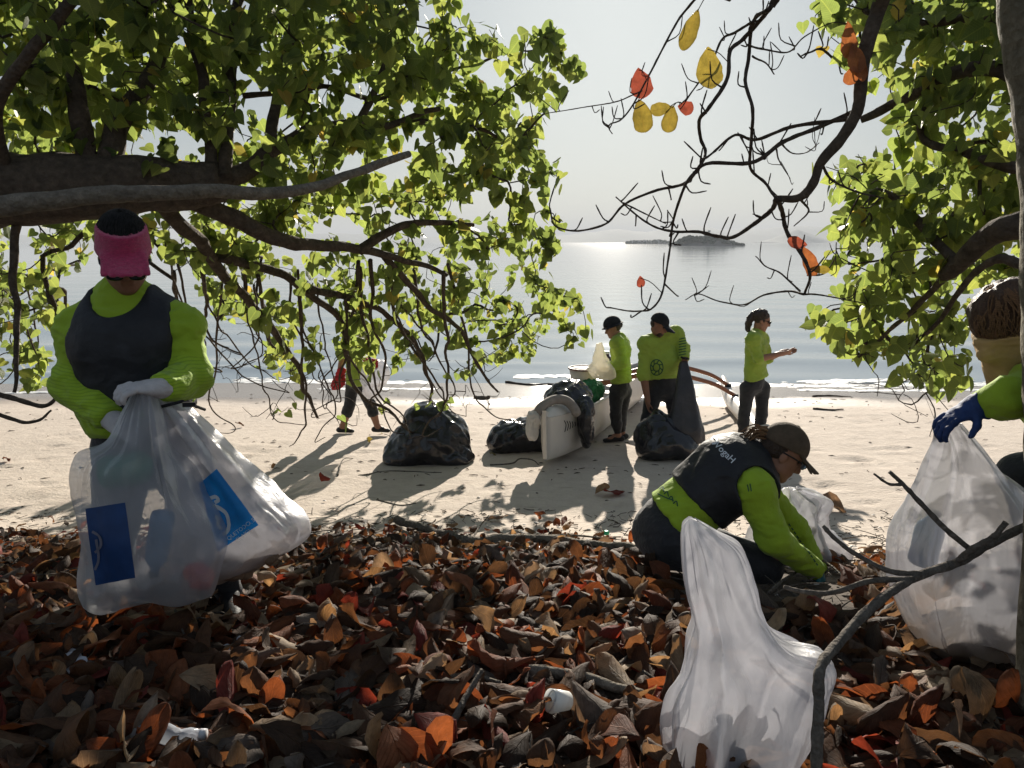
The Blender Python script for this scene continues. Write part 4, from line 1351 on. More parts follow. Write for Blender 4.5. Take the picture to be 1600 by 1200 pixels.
# person walking behind the tree
D2 = 9.65
K = lambda u, v, d=0.0: P(u, v, D2 + d)
b2 = K(565, 676)
p2 = thing('person', (b2[0], D2, float(gz(b2[0], D2))), 'person walking behind the drooping branches in calf-length black leggings and lime shirt', 'person', 'beach clean-up volunteers')
q2 = figure(p2, dict(
    head=K(560, 489), neck=K(556, 511), chest=K(555, 537), pelvis=K(558, 592),
    shL=K(548, 521, .16), elL=K(536, 553, .2), wrL=K(530, 582, .18), shR=K(562, 521, -.16), elR=K(566, 553, -.2), wrR=K(580, 572, -.25),
    hipL=K(552, 598, .07), knL=K(546, 633, .06), anL=feet_on(K(535, 668, .06), .085), toeL=feet_on(K(548, 676, .05)),
    hipR=K(564, 598, -.06), knR=K(579, 632, -.06), anR=feet_on(K(590, 664, -.05), .10), toeR=feet_on(K(604, 672, -.06), .06)),
    g=1.0, h=.009, skin=M_skin, fwd=(.95, -.1, -.3), hup=(.2, 0, .95), shirt=M_limefar, pants=M_pants, sleeve=(.5, .5), leg=(.58, .72), hem=K(557, 600), loose=.02,
    hands={'L': ((-.1, 0, -1), (.9, 0, 0), 1, .8), 'R': ((.2, 0, -1), (-.9, 0, 0), -1, .8)}, seed=61, shoe=M_shoe)
cap(p2, q2['T'], q2['A'], 1.0, M_cap, .075, .007)
# ------------------------------------------------------------------ sacks
F_white = film('white_bag_film', (.54, .54, .58), .28, .3)
F_clear = film('clear_bag_film', (.55, .56, .60), .5, .25)
F_dirty = film('muddied_bag_film', (.54, .54, .58), .34, .3, (.36, .26, .17), (1.36, 1.60))
F_handled = film('filled_bag_film', (.58, .57, .61), .26, .3, (.32, .24, .17), (1.42, 1.66))
M_sack = mat('black_sack_plastic', (.013, .013, .017), .2, .3, 8, .005, 14, .6)
M_sackthin = mat('thin_black_film', (.045, .045, .055), .32, .3, 8, .012, 26, .55, trans=.25)
M_blueprint = mat('blue_bag_print', (.015, .20, .52), .5, .2, 10, trans=.35)
M_darkblue = mat('dark_blue_bag_print', (.015, .05, .16), .5, .2, 10, trans=.25)
M_lightprint = mat('light_bag_print', (.66, .66, .64), .6, .1, 30, trans=.3)

# clear bag hanging from the gloved hands
bagA, vA, fA = bag('plastic_bag', [
    (214, 604, 236, 604, 2.60, .020, 1.6), (196, 640, 252, 642, 2.59, .05, 1.5), (172, 685, 274, 700, 2.57, .09, 1.1), (130, 712, 300, 745, 2.55, .13, .7), (126, 760, 322, 790, 2.54, .15, .5),
    (134, 830, 336, 830, 2.53, .16, .4), (143, 890, 339, 885, 2.53, .15, .4), (152, 930, 338, 926, 2.54, .10, .4), (165, 941, 325, 938, 2.55, .03, .3)],
    F_clear, 'half-clear plastic bag with dark blue print hanging from the white-gloved hand', seed=4, crumple=.022, pleat=.30)
bA = bvh_of(vA, fA)
print_patch('printed_panel', bA, [(134, 795), (196, 785), (212, 902), (150, 914)], M_darkblue, bagA)
print_strokes('emblem_line', [[(146, 830), (158, 838), (160, 852), (150, 862)], [(152, 842), (156, 872), (150, 890)]], bA, 4, mat('dull_print', (.12, .12, .16), .6, .2), bagA, .006)
# bag with blue print swinging to the side
bagB, vB, fB = bag('plastic_bag', [
    (218, 600, 238, 598, 2.66, .02, 1.5), (228, 632, 268, 622, 2.67, .05, 1.3), (244, 690, 318, 668, 2.70, .09, 1.0), (262, 760, 372, 722, 2.72, .13, .7), (285, 830, 432, 775, 2.74, .16, .5),
    (312, 888, 474, 808, 2.75, .16, .4), (342, 905, 482, 836, 2.75, .09, .3), (365, 902, 470, 850, 2.75, .02, .2)],
    F_handled, 'whitish filled bag with bright blue printed panel swinging to the side', seed=9, crumple=.022, pleat=.28)
bB = bvh_of(vB, fB)
print_patch('printed_panel', bB, [(311, 756), (338, 733), (404, 820), (340, 862)], M_blueprint, bagB)
print_strokes('emblem_line', [[(329, 778), (338, 776), (342, 781), (336, 785)], [(332, 789), (342, 793), (354, 802), (358, 816), (356, 828), (349, 836)], [(336, 806), (342, 812), (340, 820), (346, 826)]], bB, 6.0, M_lightprint, bagB, .006)
print_text('letter', 'QUETODO.S', bB, (357, 845), (.80, -.60), (-.60, -.80), 9.2, M_lightprint, bagB, .007, .0)
print_text('letter', 'CLAYEL', bB, (371, 847), (.80, -.60), (-.60, -.80), 9.2, M_lightprint, bagB, .007, .0)

# standing bag in the foreground, twisted at its neck
bagF, vF, fF = bag('plastic_bag', [
    (1077, 808, 1090, 812, 1.90, .012, .8), (1067, 824, 1120, 830, 1.89, .035, .9), (1067, 858, 1154, 856, 1.88, .05, .9), (1071, 905, 1174, 902, 1.86, .055, .9), (1078, 950, 1190, 945, 1.85, .06, .9), (1082, 985, 1206, 975, 1.83, .065, .9),
    (1070, 1026, 1232, 1000, 1.81, .08, .8), (1056, 1072, 1292, 1030, 1.79, .08, .9), (1045, 1120, 1276, 1085, 1.78, .11, .8), (1039, 1165, 1256, 1140, 1.77, .12, .7), (1046, 1210, 1232, 1196, 1.77, .12, .5), (1080, 1270, 1195, 1262, 1.78, .05, .3)],
    F_white, 'tall white translucent bag in front, twisted at the neck, dark bottle inside', seed=15, crumple=.024, pleat=.42)
# white bag behind the crouching person's arm
bagG, vG, fG = bag('plastic_bag', [
    (1228, 762, 1252, 764, 3.95, .04, 1.2), (1220, 778, 1290, 780, 3.96, .09, 1.0), (1212, 800, 1282, 800, 3.97, .12, 1.0), (1190, 830, 1298, 828, 3.98, .16, .6), (1175, 870, 1315, 870, 3.98, .18, .4), (1180, 905, 1314, 908, 3.98, .16, .3), (1200, 926, 1300, 926, 3.98, .05, .2)],
    F_white, 'crumpled white bag sitting behind the crouching person\'s lime sleeve', seed=22, crumple=.045, pleat=.4)
# big bag held by the blue glove
bagH, vH, fH = bag('plastic_bag', [
    (1461, 662, 1500, 660, 2.24, .025, 1.5), (1466, 690, 1524, 690, 2.25, .05, 1.5), (1452, 730, 1556, 730, 2.27, .09, 1.1), (1425, 790, 1598, 770, 2.30, .14, .7), (1402, 850, 1606, 830, 2.32, .18, .5),
    (1396, 905, 1602, 900, 2.34, .19, .4), (1412, 960, 1590, 960, 2.36, .18, .3), (1436, 1002, 1572, 1002, 2.37, .14, .3), (1462, 1024, 1545, 1024, 2.38, .05, .2)],
    F_dirty, 'large white bag with muddy base held up by the blue glove', seed=30, crumple=.022, pleat=.36)
# small white bag in the yellow gloves, and the walker's bag
bagC, vC, fC = bag('plastic_bag', [
    (931, 537, 940, 535, 9.0, .02, 1.4), (930, 550, 946, 550, 9.0, .05, 1.2), (922, 568, 954, 568, 9.0, .09, .8), (916, 578, 962, 578, 9.0, .12, .6), (922, 586, 965, 588, 9.0, .1, .4), (940, 590, 960, 592, 9.0, .03, .3)],
    film('cream_bag_film', (.80, .76, .64), .10), 'small cream plastic bag held in yellow gloves', seed=33, crumple=.03, nrow=50, nth=80)
bagD, vD, fD = bag('plastic_bag', [
    (571, 562, 586, 560, 9.36, .03, 1.0), (568, 572, 600, 568, 9.36, .1, .8), (566, 585, 607, 582, 9.36, .17, .5), (567, 598, 606, 594, 9.36, .18, .4), (566, 612, 592, 606, 9.36, .12, .4), (572, 622, 586, 622, 9.36, .05, .3)],
    F_white, 'bulging white bag carried by the person walking behind the tree', seed=36, crumple=.03, nrow=50, nth=80)
redm = mat('red_cloth', (.45, .03, .04), .85, .25, 30, .004, 60)
S = Solid(.012)
for a, b in (((531, 578), (522, 603)), ((534, 580), (530, 603)), ((536, 578), (534, 598))): S.cone(P(*a, 9.8), P(*b, 9.8), .03, .045, .03, flat=(0, 1, 0), fs=.5)
tag(S.build('red_cloth', redm, loc=P(528, 600, 9.8), wrinkle=cloth(.014, 14, 3)), 'red cloth dangling from the walking person\'s hand', 'cloth')
S = Solid(.012); S.cone(P(572, 563, 9.3), P(586, 566, 9.3), .035, .03, .03); S.cone(P(586, 566, 9.3), P(588, 576, 9.3), .03, .02, .03)
tag(S.build('red_rag', redm, loc=P(580, 566, 9.3), wrinkle=cloth(.014, 14, 5)), 'red rag on top of the walking person\'s white bag', 'cloth')

def sack(blobs_px, D, label, seed, floor_off=0.0, amp=.045, scale=4.0, tie=None, m=None):
    """blobs in picture units: (u, v, ru, rv, depth m, dD)"""
    bl, zmin = [], 1e9
    for u, v, ru, rv, dep, dD in blobs_px:
        c = P(u, v, D + dD)
        bl.append((c, (R(ru, D), dep, R(rv, D))))
    cx, cy = bl[0][0][0], bl[0][0][1]
    fl = float(gz(cx, cy)) - .015 + floor_off
    root, v, f = lump('black_sack', bl, m or M_sack, label, 'sack', seed, .016, amp, scale, fl, loc=(cx, cy, fl))
    if tie:
        mb = MB()
        for k in range(9):
            a = P(*tie, D); e = a + np.array([rng.normal(0, .06), rng.normal(0, .05), rng.uniform(.02, .1)])
            mb.tube(smooth_path([a - (0, 0, .05), (a + e) / 2 + rng.normal(0, .012, 3), e], 6), np.linspace(.022, .006, 6), 7, k, .3)
        mb.build('knot', M_sack, root)
    return root
sack([(672, 690, 58, 46, .36, 0), (640, 705, 36, 30, .3, -.05), (700, 690, 34, 42, .3, .05), (668, 655, 36, 26, .25, 0), (712, 716, 27, 16, .24, -.1), (622, 716, 20, 18, .22, -.1)], 8.3,
     'big bulging black refuse sack standing alone on the sand', 3, tie=(680, 640))
sack([(806, 682, 42, 26, .28, 0), (785, 692, 22, 18, .22, -.05), (832, 672, 24, 22, .2, .1), (845, 684, 24, 24, .2, 0)], 8.75, 'low black sack slumped on the sand beside the canoe bow', 14)
sk = sack([(1038, 690, 42, 30, .28, 0), (1018, 700, 26, 22, .22, -.05), (1062, 698, 30, 22, .24, 0), (1030, 664, 24, 20, .18, 0), (1012, 684, 18, 24, .18, 0)], 8.4, 'black sack being filled in front of the bearded person', 25)
V, F = bag_surface([(1062, 566, 1074, 564, 8.55, .03, 1.3), (1058, 585, 1080, 585, 8.5, .05, 1.3), (1054, 610, 1086, 612, 8.45, .08, 1.1), (1048, 640, 1093, 645, 8.42, .12, .9), (1040, 668, 1100, 672, 8.4, .16, .7), (1040, 690, 1102, 688, 8.4, .15, .5)],
                   nrow=50, nth=80, seed=7, crumple=.02)
put('pulled_up_film', raw_mesh('pulled_up_film', V, quads_and_tris(F), M_sackthin), sk)
# ------------------------------------------------------------------ things seen through the bags
def bottle(name, a, b, r, m, label):
    a, b = np.asarray(a, float), np.asarray(b, float)
    t = np.array([0, .02, .08, .3, .6, .74, .82, .9, .93, .94, 1.0]); rr = np.array([.6, .92, 1, .96, 1, .9, .6, .34, .32, .4, .4]) * r
    root = thing(name, a, label, 'bottle')
    MB().tube(a + (b - a) * t[:9, None], rr[:9], 16).build('bottle_body', m, root)
    MB().tube(a + (b - a) * t[8:, None], rr[8:] * 1.15, 14).build('bottle_cap', M_strap, root)
    return root
M_darkglass = mat('dark_bottle', (.015, .02, .025), .25, .2, 10)
M_greenpet = mat('green_plastic', (.03, .22, .11), .3, .2, 10, trans=.3)
M_bluepet = mat('blue_plastic', (.05, .22, .42), .3, .2, 10, trans=.3)
bottle('bottle', P(1142, 1215, 1.75), P(1132, 1122, 1.76), .045, M_darkglass, 'dark bottle showing through the tall white bag in front')
bottle('plastic_bottle', P(160, 740, 2.55), P(250, 725, 2.58), .06, M_greenpet, 'green plastic bottle showing through the half-clear bag')
bottle('plastic_bottle', P(255, 800, 2.52), P(240, 900, 2.52), .04, M_bluepet, 'pale blue bottle showing low in the half-clear bag')
lump('food_packet', [(P(312, 900, 2.53), (.05, .04, .05))], mat('red_packet', (.4, .05, .05), .5), 'red packet at the foot of the half-clear bag', 'packet', 3, .008, .012, 12, part='wrapper')
lump('damp_rubbish', [(P(400, 858, 2.75), (.11, .09, .04)), (P(360, 884, 2.75), (.08, .08, .03))], mat('damp_rubbish', (.16, .11, .075), .8, .5, 18), 'brown damp rubbish at the bottom of the blue-printed bag', 'rubbish', 5, .01, .02, 10, part='heap')
lump('damp_rubbish', [(P(1505, 985, 2.36), (.12, .1, .05))], mat('muddy_rubbish', (.14, .10, .07), .8, .5, 18), 'muddy rubbish in the foot of the bag held by the blue glove', 'rubbish', 6, .01, .02, 10, part='heap')
bottle('plastic_bottle', P(1440, 880, 2.33), P(1460, 800, 2.31), .045, M_bluepet, 'pale blue bottle inside the bag held by the blue glove')
lump('damp_rubbish', [(P(1248, 845, 3.98), (.12, .1, .09))], mat('mixed_rubbish', (.30, .25, .2), .8, .4, 18), 'mixed rubbish filling the bag behind the lime sleeve', 'rubbish', 7, .012, .03, 9, part='heap')

# ------------------------------------------------------------------ outrigger canoe
M_hull = mat('white_gelcoat', (.62, .58, .53), .35, .06, 3, .002, 8, .5)
M_hullin = mat('canoe_inside', (.42, .42, .42), .6, .15, 6)
M_wood = mat('varnished_beam', (.22, .075, .03), .4, .3, 14, .003, 30, .5, stretch=(1, 6, 6))
bow = P(852, 690, 7.75); bow[2] = 0
stern = P(1004, 600, 13.4); stern[2] = 0
ax = unit(stern - bow); sd_ = np.array([ax[1], -ax[0], 0])       # to the canoe's right as we see it
Lc = float(np.linalg.norm(stern - bow))
canoe = thing('outrigger_canoe', (bow[0], bow[1], float(gz(bow[0], bow[1]))), 'white outrigger canoe with brown curved beams drawn up on the sand', 'canoe')
def hull_pt(s, q, inset=0.0):
    """s along the hull 0..1, q -1..1 from one gunwale under the keel to the other"""
    w = (.24 - inset) * max(0.0, min(1, (s * 5.2) ** .55)) * max(0.0, min(1, ((1 - s) * 4.5) ** .6)) + .012
    p = bow + ax * s * Lc
    g0 = float(np.interp(p[1], PROF_Y, PROF_Z))
    keel = g0 + .02 + .085 * max(0, 1 - s / .22) ** 2 + .2 * max(0, (s - .85) / .15) ** 2 + inset
    gun = g0 + .52 + .06 * (1 - min(1, s / .3)) + .05 * max(0, (s - .8) / .2)
    a = abs(q)
    z = keel + (gun - keel) * (a ** 2.6)
    x = w * (1 - (1 - a) ** 2.4) * math.copysign(1, q) if a > 0 else 0
    rake = .10 * (z - keel) * max(0, 1 - s / .06) * -1
    return p + sd_ * x + ax * rake + np.array([0, 0, z - p[2]])
ss = np.concatenate([np.linspace(0, .12, 12), np.linspace(.14, .86, 30), np.linspace(.88, 1, 8)]); qq = np.linspace(-1, 1, 25)
V = np.array([hull_pt(s, q) for s in ss for q in qq]); n = len(qq)
F = [(i * n + k, i * n + k + 1, (i + 1) * n + k + 1, (i + 1) * n + k) for i in range(len(ss) - 1) for k in range(n - 1)]
F += [tuple(range(n))]
hullo = put('hull', raw_mesh('hull', V, F, M_hull), canoe)
hull_bvh = bvh_of(V, F)
V2 = np.array([hull_pt(s, q * .98, .012) for s in ss[8:-4] for q in qq]); m2 = len(ss[8:-4])
put('hull_inside', raw_mesh('hull_inside', V2, [(i * n + k, (i + 1) * n + k, (i + 1) * n + k + 1, i * n + k + 1) for i in range(m2 - 1) for k in range(n - 1)], M_hullin), canoe)
# rounded foredeck with the raised stem piece
dk = []
sdk = np.linspace(.004, .2, 16); tq = np.linspace(-1, 1, 13)
for s in sdk:
    a, b = hull_pt(s, -1), hull_pt(s, 1)
    for t in tq: dk.append((a + b) / 2 + (b - a) / 2 * t * 1.02 + np.array([0, 0, .004 + .085 * (1 - t * t) * min(1, s / .03)]))
put('foredeck', raw_mesh('foredeck', np.array(dk), [(i * 13 + k, (i + 1) * 13 + k, (i + 1) * 13 + k + 1, i * 13 + k + 1) for i in range(15) for k in range(12)], M_hull), canoe)
b0 = hull_pt(0, 1)
st = np.array([hull_pt(0.0, 0.0) + (0, 0, .02) - ax * .01, (hull_pt(0, 1) + hull_pt(0, -1)) / 2 + (0, 0, .08) - ax * .01, (hull_pt(.014, 1) + hull_pt(.014, -1)) / 2 + (0, 0, .05), (hull_pt(.03, 1) + hull_pt(.03, -1)) / 2 + (0, 0, .02), hull_pt(.02, 0) + (0, 0, .05)])
V = np.concatenate([st + sd_ * .02, st - sd_ * .02])
put('stem_piece', raw_mesh('stem_piece', V, [(0, 1, 2, 3, 4), (9, 8, 7, 6, 5)] + [(i, i + 5, (i + 1) % 5 + 5, (i + 1) % 5) for i in range(5)], M_hull, smooth=False), canoe)
print_strokes('hull_mark', [[(881 + k * 4.2, 657 + k * .5), (884 + k * 3.6, 664), (882 + k * 3.9, 675 - k * 2.2)] for k in range(6)], hull_bvh, 1.3, M_strap, canoe)
for side in (-1, 1):
    gp = np.array([hull_pt(s, side) for s in np.linspace(.18, .93, 40)])
    MB().tube(gp + (0, 0, .01), .016, 8).build('gunwale', M_hull, canoe)
for s in (.40, .52, .64, .78):
    a, b = hull_pt(s, -1), hull_pt(s, 1)
    c = (a + b) / 2 - (0, 0, .12)
    MB().box(c, (.36, .2, .03), -math.atan2(ax[0], ax[1])).build('seat', M_hullin, canoe, smooth=False)
# outrigger float and the two beams
f0 = P(1186, 692, 9.35); f0[2] = float(np.interp(9.35, PROF_Y, PROF_Z)) + .10
f1 = P(1144, 640, 11.6); f1[2] = float(np.interp(11.6, PROF_Y, PROF_Z)) + .14
fp = [f0 + (f0 - f1) * .22 + (0, 0, .16), f0, f0 * .6 + f1 * .4, f1, f1 + (f1 - f0) * .25 + (0, 0, .05), f1 + (f1 - f0) * .52 + (0, 0, .22)]
fp = smooth_path(fp, 40)
fr2 = .115 * np.clip(np.sin(np.linspace(.02, math.pi - .02, 40)), 0, 1) ** .55 + .01
MB().tube(fp, fr2, 16).build('outrigger_float', M_hull, canoe)
for s, fi in ((.50, 22), (.66, 31)):
    c = (hull_pt(s, -1) + hull_pt(s, 1)) / 2 + (0, 0, .05); e = fp[fi] + (0, 0, .12)
    mid1 = c * .62 + e * .38 + (0, 0, .22); mid2 = c * .22 + e * .78 + (0, 0, .16)
    pts = smooth_path([c - sd_ * .32, c, mid1, mid2, e], 30)
    MB().tube(pts, np.linspace(.042, .030, 30), 10).build('outrigger_beam', M_wood, canoe)
    MB().tube([e + (0, 0, .02), fp[fi] + (0, 0, .02)], [.05, .06], 10).build('lashing', M_strap, canoe)
# things lying on and in the canoe
hz_ = lambda s, dz=0, side=0.0: (hull_pt(s, -1) * (.5 - side / 2) + hull_pt(s, 1) * (.5 + side / 2)) + np.array([0, 0, dz])
lump('black_sack', [(hz_(.13, .10), (.24, .3, .16)), (hz_(.15, .16, .3), (.2, .26, .14)), (hz_(.11, -.05, 1.35), (.09, .22, .22)), (hz_(.105, -.26, 1.6), (.06, .16, .16))], M_sack, 'black sack draped over the canoe bow', 'sack', 44, .014, .05, 5)
sp = smooth_path([hz_(.018, -.02, -1.5), hz_(.022, .08, -1.0), hz_(.05, .15, 0), hz_(.06, .14, .9), hz_(.06, .05, 1.6), hz_(.055, -.02, 1.9)], 30)
vv, ff = tube(sp, np.array([.03, .045] + [.052] * 25 + [.048, .035, .015]), 12)
tag(put('padded_strap', raw_mesh('padded_strap', vv, ff, mat('grey_foam', (.26, .225, .2), .85, .15, 20, .003)), None, sp[0]), 'grey-brown padded strap arched over the canoe bow', 'strap')
lump('cloth_bundle', [(hz_(.02, -.02, -1.9), (.05, .1, .08)), (hz_(.02, -.13, -2.3), (.035, .09, .11)), (hz_(.022, -.2, -2.0), (.03, .07, .08))], mat('pale_cloth', (.62, .6, .57), .8, .12, 12, .004, trans=.2), 'pale cloth hanging off the left side of the canoe bow', 'cloth', 12, .008, .03, 9, part='cloth')
lump('net_bag', [(hz_(.27, .06), (.2, .25, .16)), (hz_(.30, .10, .3), (.15, .2, .13))], mat('green_netting', (.015, .14, .055), .7, .5, 40, .01, 90), 'green net bag lying inside the canoe', 'bag', 17, .014, .02, 9, part='netting')
tb = hz_(.32, .10, -.3)
tub = thing('tub', tb, 'off-white plastic tub with dark rim standing in the canoe', 'tub')
MB().tube([tb, tb + (0, 0, .02), tb + (0, 0, .26)], [.13, .15, .185], 20).build('tub_wall', mat('off_white_plastic', (.6, .56, .5), .5, .08), tub)
MB().tube([tb + (.19 * math.cos(a), .19 * math.sin(a), .262) for a in np.linspace(0, 6.2, 24)], .012, 6).build('rim', mat('brown_rim', (.12, .05, .03), .5), tub)
bk = hz_(.46, .18, .1)
bx_ = thing('water_jug', bk, 'dark jug standing deep in the canoe behind the tub', 'jug')
MB().tube([bk, bk + (0, 0, .05), bk + (0, 0, .22), bk + (0, 0, .27), bk + (0, 0, .31)], [.09, .11, .11, .05, .045], 14).build('jug_body', mat('dark_plastic', (.05, .025, .04), .4), bx_)
MB().tube([bk + (0, 0, .30), bk + (0, 0, .335)], [.05, .05], 12).build('jug_lid', mat('white_lid', (.7, .7, .68), .4), bx_)
# ------------------------------------------------------------------ leaves and bark
def leaf_material(name, cols, trans=.5, rough=.45, vein=(.9, .9, .6), spec=.35, vein_amt=.35, wear=0.0, tfac=1.0, tt=(1.18, 1.06, .80)):
    """cols: ramp over each leaf's own tint; veins from the leaf's own coordinates (u along, v across)"""
    m, nd, lk = newmat(name)
    out = N_(nd, 'ShaderNodeOutputMaterial')
    at = N_(nd, 'ShaderNodeAttribute', attribute_name='tint')
    oi = N_(nd, 'ShaderNodeObjectInfo')
    ad = N_(nd, 'ShaderNodeMath', operation='ADD'); lk.new(at.outputs['Fac'], ad.inputs[0]); lk.new(oi.outputs['Random'], ad.inputs[1])
    fr = N_(nd, 'ShaderNodeMath', operation='FRACT'); lk.new(ad.outputs[0], fr.inputs[0])
    rp = ramp(nd, cols); lk.new(fr.outputs[0], rp.inputs['Fac'])
    uv = N_(nd, 'ShaderNodeUVMap')
    sp = N_(nd, 'ShaderNodeSeparateXYZ'); lk.new(uv.outputs[0], sp.inputs[0])
    ab = N_(nd, 'ShaderNodeMath', operation='ABSOLUTE'); lk.new(sp.outputs['Y'], ab.inputs[0])
    # midrib and slanting side veins
    mid = N_(nd, 'ShaderNodeMapRange'); mid.inputs['From Min'].default_value = .05; mid.inputs['From Max'].default_value = .0
    lk.new(ab.outputs[0], mid.inputs['Value'])
    sl = N_(nd, 'ShaderNodeMath', operation='MULTIPLY_ADD'); lk.new(ab.outputs[0], sl.inputs[0]); sl.inputs[1].default_value = -.45; lk.new(sp.outputs['X'], sl.inputs[2])
    wv = N_(nd, 'ShaderNodeMath', operation='MULTIPLY'); lk.new(sl.outputs[0], wv.inputs[0]); wv.inputs[1].default_value = 55.0
    sn = N_(nd, 'ShaderNodeMath', operation='SINE'); lk.new(wv.outputs[0], sn.inputs[0])
    sv_ = N_(nd, 'ShaderNodeMapRange'); sv_.inputs['From Min'].default_value = .85; sv_.inputs['From Max'].default_value = 1.0; sv_.inputs['To Max'].default_value = .55
    lk.new(sn.outputs[0], sv_.inputs['Value'])
    mxv = N_(nd, 'ShaderNodeMath', operation='MAXIMUM'); lk.new(mid.outputs[0], mxv.inputs[0]); lk.new(sv_.outputs[0], mxv.inputs[1])
    mv = N_(nd, 'ShaderNodeMath', operation='MULTIPLY'); lk.new(mxv.outputs[0], mv.inputs[0]); mv.inputs[1].default_value = vein_amt
    mx = N_(nd, 'ShaderNodeMix', data_type='RGBA'); lk.new(mv.outputs[0], mx.inputs['Factor'])
    q = [i for i in mx.inputs if i.type == 'RGBA']; lk.new(rp.outputs[0], q[0]); q[1].default_value = (*vein, 1)
    col = [o for o in mx.outputs if o.type == 'RGBA'][0]
    tc = N_(nd, 'ShaderNodeNewGeometry')
    no = N_(nd, 'ShaderNodeTexNoise'); no.inputs['Scale'].default_value = 28; no.inputs['Detail'].default_value = 6; no.inputs['Roughness'].default_value = .7
    lk.new(tc.outputs['Position'], no.inputs['Vector'])
    mo = ramp(nd, [(.3, (.6, .6, .6)), (.7, (1.25, 1.2, 1.15))]) if wear else ramp(nd, [(.3, (.85, .85, .85)), (.7, (1.1, 1.1, 1.1))])
    lk.new(no.outputs['Fac'], mo.inputs['Fac'])
    ml = N_(nd, 'ShaderNodeMix', data_type='RGBA', blend_type='MULTIPLY'); ml.inputs['Factor'].default_value = 1
    q = [i for i in ml.inputs if i.type == 'RGBA']; lk.new(col, q[0]); lk.new(mo.outputs[0], q[1])
    col = [o for o in ml.outputs if o.type == 'RGBA'][0]
    b = N_(nd, 'ShaderNodeBsdfPrincipled'); b.inputs['Roughness'].default_value = rough; b.inputs['Specular IOR Level'].default_value = spec
    lk.new(col, b.inputs['Base Color'])
    hh = N_(nd, 'ShaderNodeMath', operation='SUBTRACT'); lk.new(no.outputs['Fac'], hh.inputs[0]); lk.new(mxv.outputs[0], hh.inputs[1])
    bp = N_(nd, 'ShaderNodeBump'); bp.inputs['Distance'].default_value = .004; lk.new(hh.outputs[0], bp.inputs['Height']); lk.new(bp.outputs[0], b.inputs['Normal'])
    t = N_(nd, 'ShaderNodeBsdfTranslucent')
    sc = N_(nd, 'ShaderNodeMix', data_type='RGBA', blend_type='MULTIPLY'); sc.inputs['Factor'].default_value = 1
    q = [i for i in sc.inputs if i.type == 'RGBA']; lk.new(col, q[0]); q[1].default_value = (tfac * tt[0], tfac * tt[1], tfac * tt[2], 1)
    lk.new([o for o in sc.outputs if o.type == 'RGBA'][0], t.inputs['Color'])
    ms = N_(nd, 'ShaderNodeMixShader'); ms.inputs[0].default_value = trans
    lk.new(b.outputs[0], ms.inputs[1]); lk.new(t.outputs[0], ms.inputs[2])
    lk.new(ms.outputs[0], out.inputs['Surface'])
    return m
M_leaf = leaf_material('heart_leaf', [(0, (.066, .098, .032)), (.5, (.098, .138, .042)), (.86, (.13, .165, .048)), (.97, (.125, .15, .04)), (1, (.22, .17, .045))], .62, .45, (.3, .36, .09), .3, .3, 0, 2.2)
def bark(name, c1, c2, sc=18):
    m, nd, lk = newmat(name)
    out = N_(nd, 'ShaderNodeOutputMaterial'); b = N_(nd, 'ShaderNodeBsdfPrincipled'); b.inputs['Roughness'].default_value = .9; b.inputs['Specular IOR Level'].default_value = .15
    g = N_(nd, 'ShaderNodeNewGeometry')
    n1 = N_(nd, 'ShaderNodeTexNoise'); n1.inputs['Scale'].default_value = sc; n1.inputs['Detail'].default_value = 8; n1.inputs['Roughness'].default_value = .7
    n2 = N_(nd, 'ShaderNodeTexVoronoi'); n2.inputs['Scale'].default_value = sc * 2.2
    lk.new(g.outputs['Position'], n1.inputs['Vector']); lk.new(g.outputs['Position'], n2.inputs['Vector'])
    r = ramp(nd, [(.3, c1), (.55, tuple((np.array(c1) + np.array(c2)) / 2)), (.72, c2)]); lk.new(n1.outputs['Fac'], r.inputs['Fac'])
    lk.new(r.outputs[0], b.inputs['Base Color'])
    a = N_(nd, 'ShaderNodeMath', operation='MULTIPLY_ADD'); lk.new(n2.outputs['Distance'], a.inputs[0]); a.inputs[1].default_value = .5; lk.new(n1.outputs['Fac'], a.inputs[2])
    bp = N_(nd, 'ShaderNodeBump'); bp.inputs['Distance'].default_value = .02; lk.new(a.outputs[0], bp.inputs['Height']); lk.new(bp.outputs[0], b.inputs['Normal'])
    lk.new(b.outputs[0], out.inputs['Surface'])
    return m
M_bark = bark('dark_bark', (.045, .034, .027), (.15, .115, .085))
M_barkpale = bark('pale_bark', (.10, .085, .068), (.30, .26, .21), 26)
M_barktwig = bark('twig_bark', (.05, .037, .03), (.13, .10, .08), 40)
M_barkdead = bark('dead_wood', (.07, .06, .05), (.22, .19, .16), 34)

def heart_leaf():
    """heart-shaped blade folded a little along its midrib; stalk joint at the origin, tip along +x"""
    out = [(-.10, .16), (-.13, .34), (.02, .50), (.25, .52), (.50, .40), (.75, .20), (1.0, 0)]
    v = [(0, 0, 0), (.33, 0, -.02), (.66, 0, -.05), (1.0, 0, -.13)]
    f = []
    for sgn in (1, -1):
        i0 = len(v)
        for x, y in out[:-1]: v.append((x, y * sgn, .16 * y - .11 * x * x))
        L = [i0 + k for k in range(6)]
        fs = [(0, L[1], L[0]), (0, L[2], L[1]), (0, 1, L[3], L[2]), (1, 2, L[4], L[3]), (2, 3, L[5], L[4])]
        f += fs if sgn < 0 else [tuple(reversed(q)) for q in fs]
    v = np.array(v)
    return v, f, np.stack([v[:, 0], v[:, 1] * 1.2], 1)
LEAF_V, LEAF_F, LEAF_UV = heart_leaf()
def tri_split(f):
    t = []
    for q in f:
        for k in range(1, len(q) - 1): t.append((q[0], q[k], q[k + 1]))
    return np.array(t)
LEAF_T = tri_split(LEAF_F)
